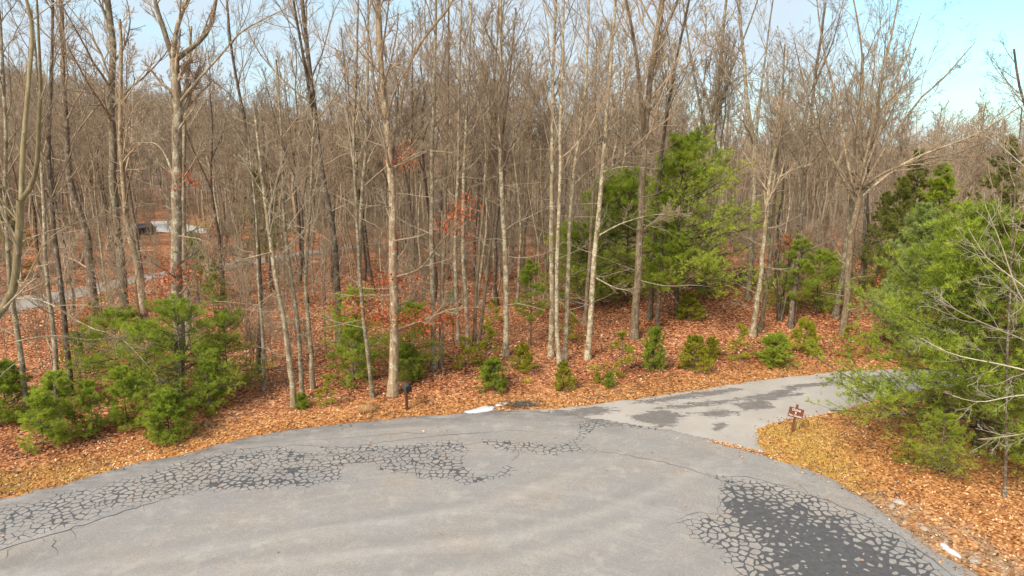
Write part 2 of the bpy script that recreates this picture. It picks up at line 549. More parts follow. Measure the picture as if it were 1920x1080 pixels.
SEALS = [(poly_px(a), b, c) for a, b, c in SEALS]
FILLS = [(poly_px(a), b, c) for a, b, c in FILLS]


def seal_field(x, y):
    m = np.zeros_like(x)
    for P_, s, w in SEALS:
        sd = sdist(x, y, P_)
        m = np.maximum(m, s * smooth(-sd, -0.18, w))
    for P_, s, w in FILLS:
        sd = sdist(x, y, P_)
        m = m + s * smooth(-sd, -0.6 * w, w) * (m > 0.02)
    return m


mr_ = Mat('old_grey_asphalt', 0.92, 0.2)
p = mr_.wpos()
g0 = mr_.noise(p, 45, 3, 0.7)
g1 = mr_.noise(p, 0.35, 5, 0.6)
g2 = mr_.noise(mr_.wpos((0.25, 1.4, 1)), 0.6, 5, 0.65, 0.6)
base = mr_.ramp(g1, [(0.36, (0.32, 0.30, 0.285)), (0.5, (0.36, 0.325, 0.295)), (0.64, (0.38, 0.32, 0.265))])
base = mr_.mix(mr_.rng(g2, 0.45, 0.68, 0.0, 0.28), base, (0.235, 0.21, 0.195))
base = mr_.mix(mr_.rng(mr_.noise(mr_.wpos((0.3, 1.8, 1)), 1.1, 4, 0.6, 0.8), 0.55, 0.75, 0, 0.2), base, (0.43, 0.41, 0.385))
base = mr_.mix(mr_.rng(mr_.noise(p, 22, 3, 0.8), 0.38, 0.62, 0.0, 0.62), base, (0.18, 0.168, 0.158))
base = mr_.mix(mr_.rng(mr_.noise(p, 18, 4, 0.8), 0.55, 0.70, 0.0, 0.55), base, (0.50, 0.475, 0.45))
base = mr_.mix(mr_.rng(mr_.noise(p, 3.2, 5, 0.75), 0.36, 0.64, 0.0, 0.42), base, (0.25, 0.232, 0.218))
base = mr_.mix(mr_.rng(mr_.noise(p, 1.1, 5, 0.7), 0.50, 0.70, 0.0, 0.5), base, (0.43, 0.385, 0.34))
tkn = mr_.rng(mr_.noise(p, 2.0, 4, 0.7), 0.3, 0.6, 0.35, 1.0)
base = mr_.mix(mr_.math('MULTIPLY', mr_.math('MULTIPLY', mr_.attr('track'), 0.30), tkn), base, (0.20, 0.188, 0.18))
base = mr_.mix(mr_.math('MULTIPLY', mr_.math('MULTIPLY', mr_.attr('track2'), 0.20), tkn), base, (0.50, 0.45, 0.40))
# wear left by cars circling the turnaround
cv_ = mr_.n('ShaderNodeVectorMath', operation='SUBTRACT'); cv_.inputs[1].default_value = (-2.0, 9.0, 0.0)
mr_.l(p, cv_.inputs[0])
sx_ = mr_.n('ShaderNodeSeparateXYZ'); mr_.l(cv_.outputs[0], sx_.inputs[0])
ang_ = mr_.math('ARCTAN2', sx_.outputs[1], sx_.outputs[0])
ln_ = mr_.n('ShaderNodeVectorMath', operation='LENGTH'); mr_.l(cv_.outputs[0], ln_.inputs[0])
cb_ = mr_.n('ShaderNodeCombineXYZ')
mr_.l(mr_.math('MULTIPLY', ln_.outputs['Value'], 1.7), cb_.inputs[0]); mr_.l(mr_.math('MULTIPLY', ang_, 1.6), cb_.inputs[1])
tk = mr_.noise(cb_.outputs[0], 0.9, 6, 0.62, 0.3)
base = mr_.mix(mr_.rng(tk, 0.53, 0.70, 0.0, 0.26), base, (0.21, 0.195, 0.185))
base = mr_.mix(mr_.rng(tk, 0.46, 0.32, 0.0, 0.22), base, (0.43, 0.395, 0.36))
# darker rim along the edge of the pavement, broken up by noise
base = mr_.mix(mr_.math('MULTIPLY', mr_.attr('rim'), mr_.rng(mr_.noise(mr_.wpos((0.5, 1.5, 1)), 1.2, 5, 0.7), 0.35, 0.62)), base, (0.15, 0.14, 0.135))
# sealed alligator cracks
p = mr_.wpos()
wob = mr_.n('ShaderNodeVectorMath', operation='ADD')
wn1 = mr_.n('ShaderNodeTexNoise'); wn1.inputs['Scale'].default_value = 3.0; wn1.inputs['Detail'].default_value = 3
mr_.l(p, wn1.inputs['Vector'])
ws = mr_.n('ShaderNodeVectorMath', operation='SCALE'); ws.inputs['Scale'].default_value = 0.22
mr_.l(wn1.outputs['Color'], ws.inputs[0]); mr_.l(p, wob.inputs[0]); mr_.l(ws.outputs[0], wob.inputs[1])
flat_v = mr_.n('ShaderNodeVectorMath', operation='MULTIPLY'); flat_v.inputs[1].default_value = (1, 1, 0)
mr_.l(wob.outputs[0], flat_v.inputs[0])
vo1 = mr_.n('ShaderNodeTexVoronoi', feature='F1', voronoi_dimensions='2D')
vo2 = mr_.n('ShaderNodeTexVoronoi', feature='F2', voronoi_dimensions='2D')
for v_ in (vo1, vo2):
    v_.inputs['Scale'].default_value = 3.6
    v_.inputs['Randomness'].default_value = 1.0
    mr_.l(flat_v.outputs[0], v_.inputs['Vector'])
f21 = mr_.math('MULTIPLY', mr_.math('SUBTRACT', vo2.outputs['Distance'], vo1.outputs['Distance']), 0.5)
seal = mr_.math('ADD', mr_.attr('seal'), mr_.rng(mr_.noise(p, 1.1, 3, 0.6), 0.3, 0.7, -0.26, 0.20))
thr = mr_.math('MULTIPLY', mr_.math('MAXIMUM', seal, 0.0), 0.195)
thr = mr_.math('MULTIPLY', thr, mr_.rng(mr_.noise(p, 2.3, 3, 0.7), 0.34, 0.62, 0.62, 1.15))
thr = mr_.math('MULTIPLY', thr, mr_.rng(mr_.attr('seal'), 0.01, 0.16))
dif = mr_.math('SUBTRACT', f21, thr)
lim = mr_.rng(dif, -0.012, 0.012, 1.0, 0.0)
lim = mr_.math('MULTIPLY', lim, mr_.rng(thr, 0.004, 0.012))
tar = mr_.ramp(mr_.noise(p, 6, 4, 0.6), [(0.3, (0.078, 0.077, 0.080)), (0.7, (0.112, 0.108, 0.108))])
base = mr_.mix(lim, base, tar)
mr_.color(base)
mr_.bump(g0, 0.5, 0.01)
M['road'] = mr_.m


def rim_field(x, y):
    d = -sdist(x, y, ROAD)
    far = smooth(y, 19, 24)
    return np.clip(1 - d / 1.6, 0, 1) * (0.25 + 0.75 * far) * (x < 5)


def line_dist(x, y, pts):
    P_ = poly_px(pts); d = np.full(x.shape, 1e9)
    for (ax, ay), (bx, by) in zip(P_[:-1], P_[1:]):
        t = np.clip(((x - ax) * (bx - ax) + (y - ay) * (by - ay)) / ((bx - ax) ** 2 + (by - ay) ** 2), 0, 1)
        d = np.minimum(d, np.hypot(x - ax - t * (bx - ax), y - ay - t * (by - ay)))
    return d


TRACKS = [[(150, 1085), (500, 1040), (800, 1008), (960, 990), (1130, 945), (1250, 898), (1330, 850)], [(60, 1062), (400, 1012), (700, 970), (900, 935), (1010, 900), (1100, 868)],
          [(350, 1180), (700, 1090), (960, 1035), (1130, 985), (1240, 940)], [(1180, 1160), (1290, 1070), (1345, 1035)]]


def track_field(x, y):
    m = np.zeros_like(x)
    for k, t in enumerate(TRACKS):
        m = np.maximum(m, np.exp(-(line_dist(x, y, t) / (0.28 + 0.06 * k)) ** 2))
    return m


def track2_field(x, y):
    m = np.zeros_like(x)
    for t in TRACKS[:3]:
        d = line_dist(x, y + 0.62, t)
        m = np.maximum(m, np.exp(-(d / 0.3) ** 2))
    return m


sheet('road', ROAD_D, 0.15, 0.03, M['road'], fields={'seal': seal_field, 'rim': rim_field, 'track': track_field, 'track2': track2_field})

STAINS = [
    [(1040, 772), (1080, 770), (1100, 762), (1150, 766), (1160, 772), (1110, 778), (1080, 786), (1045, 784)],
    [(1230, 765), (1300, 757), (1380, 748), (1450, 736), (1490, 722), (1570, 714), (1590, 718), (1500, 728), (1470, 745), (1400, 750), (1300, 764), (1250, 768)],
    [(1180, 756), (1270, 742), (1370, 728), (1390, 730), (1340, 742), (1230, 757)],
    [(1370, 758), (1430, 750), (1450, 765), (1400, 770)],
    [(1180, 780), (1240, 770), (1290, 778), (1260, 800), (1230, 800), (1200, 792)],
    [(1310, 775), (1350, 768), (1385, 775), (1340, 783)],
    [(1340, 800), (1355, 793), (1362, 800), (1345, 808)],
    [(1420, 745), (1500, 737), (1500, 741), (1430, 752)],
    [(1580, 712), (1650, 704), (1650, 709), (1590, 716)],
]
STAINS = [poly_px(s) for s in STAINS]


def stain_field(x, y):
    m = np.zeros_like(x)
    for s in STAINS:
        m = np.maximum(m, smooth(-sdist(x, y, s), -0.6, 0.5))
    return m


md = Mat('pale_patched_asphalt', 0.92, 0.2)
p = md.wpos()
base = md.ramp(md.noise(p, 0.5, 5, 0.6), [(0.3, (0.40, 0.355, 0.31)), (0.7, (0.52, 0.465, 0.41))])
base = md.mix(md.rng(md.noise(p, 40, 3, 0.7), 0.3, 0.7, 0, 0.5), base, (0.24, 0.225, 0.21))
sm = md.math('ADD', md.math('ADD', md.attr('stain'), md.rng(md.noise(p, 7, 4, 0.7), 0.3, 0.7, -0.13, 0.13)), md.rng(md.noise(md.wpos((0.45, 1.6, 1)), 2.4, 7, 0.78, 0.8), 0.25, 0.75, -0.55, 0.5))
base = md.mix(md.rng(sm, 0.47, 0.56), base, md.ramp(md.noise(p, 3, 4, 0.6), [(0.3, (0.16, 0.14, 0.128)), (0.7, (0.21, 0.187, 0.172))]))
md.color(base)
md.bump(md.noise(p, 45, 3, 0.7), 0.5, 0.01)
M['drive'] = md.m
sheet('side_drive', DRIVE_D, 0.15, 0.022, M['drive'], zedge=-0.006, fields={'stain': stain_field})

mf = Mat('weathered_road', 0.95, 0.2)
mf.color(mf.ramp(mf.noise(mf.wpos(), 0.5, 5, 0.65), [(0.3, (0.23, 0.19, 0.16)), (0.7, (0.36, 0.315, 0.27))]))
M['far_road'] = mf.m
sheet('far_road', FAR_D, 0.6, 0.05, M['far_road'], zfun=height)
mc = Mat('pale_concrete', 0.9, 0.2)
mc.color(mc.ramp(mc.noise(mc.wpos(), 0.6, 4, 0.6), [(0.3, (0.50, 0.46, 0.41)), (0.7, (0.64, 0.59, 0.53))]))
M['concrete'] = mc.m
sheet('driveway', densify(DRIVEWAY, 2, 0), 0.8, 0.06, M['concrete'], zfun=height)

# ribbons of crack filler: long single cracks
CR = Mat('crack_filler', 0.8, 0.3)
CR.color(CR.ramp(CR.noise(CR.wpos(), 6, 3, 0.6), [(0.3, (0.07, 0.07, 0.073)), (0.7, (0.10, 0.098, 0.098))]))
rg = np.random.default_rng(5)


def ribbon(pts, w, V, F, jit=0.05):
    P_ = np.array(pts)
    out = []
    for a, b in zip(P_[:-1], P_[1:]):
        k = max(2, int(np.linalg.norm(b - a) / 0.22))
        for j in range(k):
            out.append(a + (b - a) * j / k + rg.normal(0, jit, 2))
    out.append(P_[-1])
    out = np.array(out)
    T = np.gradient(out, axis=0); T /= np.linalg.norm(T, axis=1)[:, None] + 1e-9
    N_ = np.stack([-T[:, 1], T[:, 0]], 1)
    ww = w * rg.uniform(0.55, 1.3, len(out)) * np.minimum(1, np.minimum(np.arange(len(out)), np.arange(len(out))[::-1]) / 4 + 0.15)
    o = len(V)
    for q, n_, u in zip(out, N_, ww):
        V.append((q[0] + n_[0] * u, q[1] + n_[1] * u, 0.0345)); V.append((q[0] - n_[0] * u, q[1] - n_[1] * u, 0.0345))
    for i in range(len(out) - 1):
        F.append((o + 2 * i, o + 2 * i + 1, o + 2 * i + 3, o + 2 * i + 2))
    return out


CRACKS = [
    ([(1100, 845), (1140, 850), (1190, 857), (1245, 868), (1300, 882), (1345, 898)], 0.016),
    ([(1180, 856), (1200, 848)], 0.01),
    ([(-60, 1048), (0, 1032), (60, 1014), (110, 1001), (200, 971), (300, 940), (330, 929)], 0.03),
    ([(430, 848), (500, 838), (560, 836), (640, 842), (700, 833), (780, 822), (860, 815), (900, 812)], 0.014),
    ([(350, 868), (430, 855), (520, 846), (620, 856), (700, 846), (800, 838), (880, 834), (930, 828)], 0.014),
    ([(640, 872), (700, 866), (760, 852), (840, 846), (885, 842)], 0.016),
    ([(560, 828), (640, 823), (760, 812), (840, 818), (960, 808), (1010, 812)], 0.009),
    ([(960, 868), (972, 852), (964, 838)], 0.02), ([(620, 905), (660, 906)], 0.016),
    ([(1240, 990), (1262, 982), (1310, 974)], 0.014), ([(1265, 975), (1300, 965), (1340, 962)], 0.02),
    ([(1325, 882), (1332, 895), (1350, 902), (1400, 905)], 0.018), ([(1355, 893), (1400, 896), (1440, 905), (1500, 920)], 0.018),
    ([(1345, 935), (1352, 950), (1340, 968)], 0.02), ([(1490, 905), (1520, 930), (1600, 960), (1690, 1010), (1760, 1062), (1800, 1090)], 0.018),
    ([(100, 1005), (105, 1030), (108, 1040)], 0.018), ([(75, 1010), (80, 1022)], 0.018), ([(20, 1027), (12, 1048)], 0.018), ([(135, 995), (140, 1012)], 0.016),
    ([(570, 918), (572, 928)], 0.018), ([(1195, 862), (1205, 858), (1210, 850)], 0.008), ([(985, 885), (995, 890)], 0.014), ([(668, 900), (668, 907)], 0.02),
]
V, F = [], []
for pts, w in CRACKS:
    o_ = ribbon([flat(*q) for q in pts], w, V, F, 0.045)
    if len(o_) > 14:
        for k in range(0, len(o_) - 2, 5):
            if rg.random() < 0.45 * (w > 0.011):
                a = o_[k]; d = rg.normal(0, 1, 2); d /= np.linalg.norm(d)
                ribbon([a, a + d * rg.uniform(0.15, 0.55)], w * 0.7, V, F, 0.02)
tag(obj('crack_filler', mesh_np('crack_filler', np.array(V), np.array(F), CR.m, False)), kind='structure')


# ------------------------------------------------------------------ tubes and branching, all in numpy
def unit(a): return a / (np.linalg.norm(a, axis=-1, keepdims=True) + 1e-9)


def tubes(P_, R_, sides):
    """P_ (N,K,3), R_ (N,K) -> V, quads"""
    N_, K, _ = P_.shape
    T = unit(np.gradient(P_, axis=1)) if K > 2 else unit(np.repeat((P_[:, 1:] - P_[:, :1]), 2, axis=1))
    D = unit(P_[:, -1] - P_[:, 0])
    ref = np.where(np.abs(D[:, :1]) < 0.6, np.array([[1.0, 0, 0]]), np.array([[0, 0.25, 1.0]]))[:, None, :]
    A = unit(np.cross(T, ref)); B = np.cross(T, A)
    th = np.arange(sides) * 2 * math.pi / sides
    c, s = np.cos(th), np.sin(th)
    V_ = P_[:, :, None, :] + R_[:, :, None, None] * (A[:, :, None, :] * c[None, None, :, None] + B[:, :, None, :] * s[None, None, :, None])
    V_ = V_.reshape(-1, 3)
    base = (np.arange(N_) * K * sides)[:, None, None] + (np.arange(K - 1) * sides)[None, :, None]
    i = np.arange(sides)[None, None, :]; j = (np.arange(sides)[None, None, :] + 1) % sides
    Q = np.stack([base + i, base + j, base + sides + j, base + sides + i], -1).reshape(-1, 4)
    return V_, Q


def cones(P_, R_):
    """two-point twigs as three-sided points: 3 triangles each"""
    D = unit(P_[:, 1] - P_[:, 0])
    ref = np.where(np.abs(D[:, :1]) < 0.6, np.array([[1.0, 0, 0]]), np.array([[0, 0.25, 1.0]]))
    A = unit(np.cross(D, ref)); B = np.cross(D, A)
    V_ = [P_[:, 0] + R_[:, :1] * (A * math.cos(t) + B * math.sin(t)) for t in (0, 2.094, 4.189)] + [P_[:, 1]]
    V_ = np.stack(V_, 1).reshape(-1, 3)
    i = (np.arange(len(P_)) * 4)[:, None]
    return V_, np.vstack([i + np.array([[0, 1, 3]]), i + np.array([[1, 2, 3]]), i + np.array([[2, 0, 3]])])


def merge(parts):
    Vs, Qs, o = [], {3: [], 4: []}, 0
    for v, q in parts:
        for f in (q if isinstance(q, list) else [q]):
            Qs[f.shape[1]].append(f + o)
        Vs.append(v); o += len(v)
    F_ = [np.vstack(Qs[k]) for k in (4, 3) if Qs[k]]
    return np.vstack(Vs), (F_ if len(F_) > 1 else F_[0])


def grow(rg, P_, R_, n, t0, t1, lo, hi, ang, up, wob, K, rr, rmin, lenpow=0.6, az=None):
    """children on every parent path: n each, at t0..t1, length lo..hi times the parent's, angle ang=(min,max) degrees"""
    N_, KP, _ = P_.shape
    seg = np.linalg.norm(np.diff(P_, axis=1), axis=2).sum(1)
    t = (np.arange(n)[None, :] + rg.random((N_, n))) / n * (t1 - t0) + t0
    f = t * (KP - 1); i = np.clip(f.astype(int), 0, KP - 2); fr = (f - i)[..., None]
    r_ = np.arange(N_)[:, None]
    S = P_[r_, i] * (1 - fr) + P_[r_, i + 1] * fr
    Tn = unit(P_[r_, i + 1] - P_[r_, i])
    PR = (R_[r_, i] * (1 - fr[..., 0]) + R_[r_, i + 1] * fr[..., 0])
    Ln = seg[:, None] * rg.uniform(lo, hi, (N_, n)) * (1.15 - t) ** lenpow
    S, Tn, PR, Ln = S.reshape(-1, 3), Tn.reshape(-1, 3), PR.ravel(), Ln.ravel()
    Mn = len(S)
    v = rg.normal(0, 1, (Mn, 3))
    if az is not None:
        v = v * az
    perp = unit(v - (v * Tn).sum(1, keepdims=True) * Tn)
    a = np.radians(rg.uniform(ang[0], ang[1], Mn))[:, None]
    d = Tn * np.cos(a) + perp * np.sin(a)
    pts = [S]
    q = S
    for k in range(K - 1):
        d = unit(d + np.array([0, 0, up]) + rg.normal(0, wob, (Mn, 3)))
        q = q + d * (Ln / (K - 1))[:, None]
        pts.append(q)
    C = np.stack(pts, 1)
    r0 = np.maximum(np.minimum(PR * rr, PR), rmin)
    tap = np.linspace(1, 0.35, K)[None, :]
    RC = np.maximum(r0[:, None] * tap, rmin * np.linspace(1, 0.7, K)[None, :])
    return C, RC


def resample(P_, K):
    P_ = np.asarray(P_, float)
    # smooth: Catmull-Rom then even spacing
    n = len(P_)
    if n > 2:
        out = []
        for i in range(n - 1):
            p0, p1, p2, p3 = P_[max(i - 1, 0)], P_[i], P_[i + 1], P_[min(i + 2, n - 1)]
            for t in np.linspace(0, 1, 6, endpoint=False):
                out.append(0.5 * ((2 * p1) + (-p0 + p2) * t + (2 * p0 - 5 * p1 + 4 * p2 - p3) * t * t + (-p0 + 3 * p1 - 3 * p2 + p3) * t ** 3))
        out.append(P_[-1]); P_ = np.array(out)
    s = np.concatenate([[0], np.cumsum(np.linalg.norm(np.diff(P_, axis=0), axis=1))])
    u = np.linspace(0, s[-1], K)
    return np.stack([np.interp(u, s, P_[:, k]) for k in range(3)], 1)


def flare(P_, R_, amt=0.5, h=0.5):
    z = P_[:, 2] - P_[0, 2]
    return R_ * (1 + amt * np.exp(-z / h))


def twigs(rg, stems, rmin, lv=(9, 6, 5, 3), L1=(0.22, 0.42), t0=0.35, ang1=(28, 55), up=0.10, dens=1.0):
    """stems: list of (path, radii) -> V, Q of the whole branching crown"""
    parts = []
    for P_, R_ in stems:
        SP_, SR = P_[None], R_[None]
        C1, R1 = grow(rg, SP_, SR, max(2, int(lv[0] * dens)), t0, 0.98, L1[0], L1[1], ang1, up, 0.13, 7, 0.42, rmin * 1.8)
        parts.append(tubes(C1, R1, 5))
        C2, R2 = grow(rg, C1, R1, lv[1], 0.2, 0.98, 0.28, 0.55, (25, 55), up * 0.7, 0.12, 5, 0.6, rmin * 1.25)
        parts.append(tubes(C2, R2, 4 if rmin < 0.009 else 3))
        if lv[2]:
            C3, R3 = grow(rg, C2, R2, lv[2], 0.15, 1.0, 0.30, 0.6, (22, 55), up * 0.6, 0.12, 3, 0.65, rmin)
            parts.append(tubes(C3, R3, 3))
            if len(lv) > 3 and lv[3]:
                C4, R4 = grow(rg, C3, R3, lv[3], 0.2, 1.0, 0.35, 0.75, (20, 50), up * 0.5, 0.1, 2, 0.75, rmin * 0.8)
                parts.append(cones(C4, R4 * 1.25))
    return merge(parts)


def dead_branches(rg, P_, R_, n, rmin, reach=0.14):
    C1, R1 = grow(rg, P_[None], R_[None], n, 0.12, 0.6, reach * 0.5, reach, (60, 95), 0.02, 0.14, 6, 0.22, rmin * 1.5)
    C2, R2 = grow(rg, C1, R1, 4, 0.3, 1.0, 0.25, 0.5, (25, 60), 0.02, 0.15, 4, 0.7, rmin)
    C3, R3 = grow(rg, C2, R2, 3, 0.2, 1.0, 0.3, 0.6, (25, 60), 0.02, 0.12, 2, 0.7, rmin * 0.8)
    return merge([tubes(C1, R1, 5), tubes(C2, R2, 3), cones(C3, R3 * 1.25)])


def leaf_cloud(rg, pts, size, spread, n):
    """small drooping leaves around points -> V, F(tri pairs as quads), tone"""
    c = pts[rg.integers(0, len(pts), n)] + rg.normal(0, spread, (n, 3))
    a = unit(rg.normal(0, 1, (n, 3)) + np.array([0, 0, -0.5])); b = unit(np.cross(a, rg.normal(0, 1, (n, 3))))
    s = size * rg.uniform(0.6, 1.3, (n, 1))
    V_ = np.stack([c - a * s * 0.5, c + b * s * 0.3, c + a * s * 0.6, c - b * s * 0.3], 1).reshape(-1, 3)
    Q = np.arange(4 * n).reshape(n, 4)
    return V_, Q, np.repeat(rg.random(n), 4)


# ------------------------------------------------------------------ hardwoods traced one by one
def bare_tree(name, label, base, path, width, mat='bark_grey', forks=(), limbs=(), top=None, seed=0, D=None, lv=(12, 7, 6, 4), t0=0.27,
              L1=(0.27, 0.5), dead=6, twig='twig', leaves=None, dens=1.0, taper=0.45, extend=None, up=0.10, group=None, fw=0.6, lf=0.35):
    rg = np.random.default_rng(seed + 11)
    if D is None:
        B = ground(*base)
    else:
        B = onplane(base[0], base[1], D)
        B[2] = float(height(B[0], B[1]))
    Y = B[1]
    sc = math.hypot(Y, CAM_H) / FPX                # metres per source pixel, near enough
    drift = rg.uniform(-0.05, 0.05)
    def w3(q):
        z = onplane(q[0], q[1], Y)
        z[1] += 0; z = z - B
        k = (z[2]) * drift                          # leans a little in depth too
        return z * (1 + k / Y) + np.array([0, k, 0])
    pts = [np.array([0, 0, -0.15])] + [w3(q) for q in path]
    if extend:                                      # goes on above the frame
        d = unit(pts[-1] - pts[-2]); d = unit(d + np.array([0, 0, 0.25]))
        pts.append(pts[-1] + d * extend)
    P_ = resample(pts, 22)
    r0 = width * sc * 0.365
    wig = np.cumsum(rg.normal(0, r0 * 0.13, (22, 3)), 0); wig[:3] = 0; wig[:, 2] = 0
    P_ = P_ + wig
    R_ = flare(P_, r0 * np.linspace(1, taper, 22) ** 1.0, 0.45, 0.35)
    if extend: R_ = R_ * np.linspace(1, 0.75, 22)
    t = thing(name, label, 'tree', B, group=group)
    obj('trunk', mesh_np('trunk', *tubes(P_[None], R_[None], 10), M[mat]), t)
    rmin = max(0.005, 0.000145 * Y)
    stems = [(P_[6:], R_[6:])]
    for fk in forks:
        q = [w3(z) for z in fk]
        d = unit(q[-1] - q[-2])
        yd = rg.uniform(-0.25, 0.25)
        q = [z + np.array([0, yd * abs(z[2] - q[0][2]), 0]) for z in q]
        q.append(q[-1] + unit(d + np.array([0, rg.uniform(-.3, .3), 0.3])) * rg.uniform(2.0, 4.0))
        FP = resample(q, 14)
        j = np.argmin(np.linalg.norm(P_ - FP[0], axis=1))
        FR = R_[j] * fw * 1.25 * np.linspace(1, 0.28, 14)
        obj('limb', mesh_np('limb', *tubes(FP[None], FR[None], 8), M[mat]), t)
        stems.append((FP[1:], FR[1:]))
    for lm in limbs:
        q = [w3(z) for z in lm]
        yd = rg.uniform(-0.4, 0.1)
        q = [z + np.array([0, yd * np.linalg.norm(z - q[0]), 0]) for z in q]
        FP = resample(q, 12)
        j = np.argmin(np.linalg.norm(P_ - FP[0], axis=1))
        FR = np.maximum(R_[j] * lf * np.linspace(1, 0.25, 12), rmin)
        obj('limb', mesh_np('limb', *tubes(FP[None], FR[None], 6), M[mat]), t)
        stems.append((FP[2:], FR[2:]))
    cv = []
    for i, s in enumerate(stems):
        a = t0 if i == 0 else 0.12
        cv.append(twigs(rg, [s], rmin, lv, (L1[0], L1[1]) if i == 0 else (L1[0] * 1.1, L1[1] * 1.15), a, (25, 52), up, dens if i == 0 else dens * 0.65))
    tag(obj('crown', mesh_np('crown', *merge(cv), M[twig]), t), kind='stuff')
    if dead:
        tag(obj('dead_branches', mesh_np('dead_branches', *dead_branches(rg, P_, R_, dead, rmin, 0.2), M['twig_pale']), t), kind='stuff')
    if leaves:
        for (lm, n, m, spread) in leaves:
            q = np.array([w3(z) for z in lm])
            LP = resample(q, 30) if len(q) > 1 else np.repeat(q, 30, 0)
            LP = LP + rg.normal(0, 0.12, LP.shape)
            v, f, tn = leaf_cloud(rg, LP, 0.13, spread, n)
            tag(obj('dry_leaves', mesh_np('dry_leaves', v, f, M[m], False, {'tone': ('FLOAT', tn)}), t), kind='stuff')
    return t


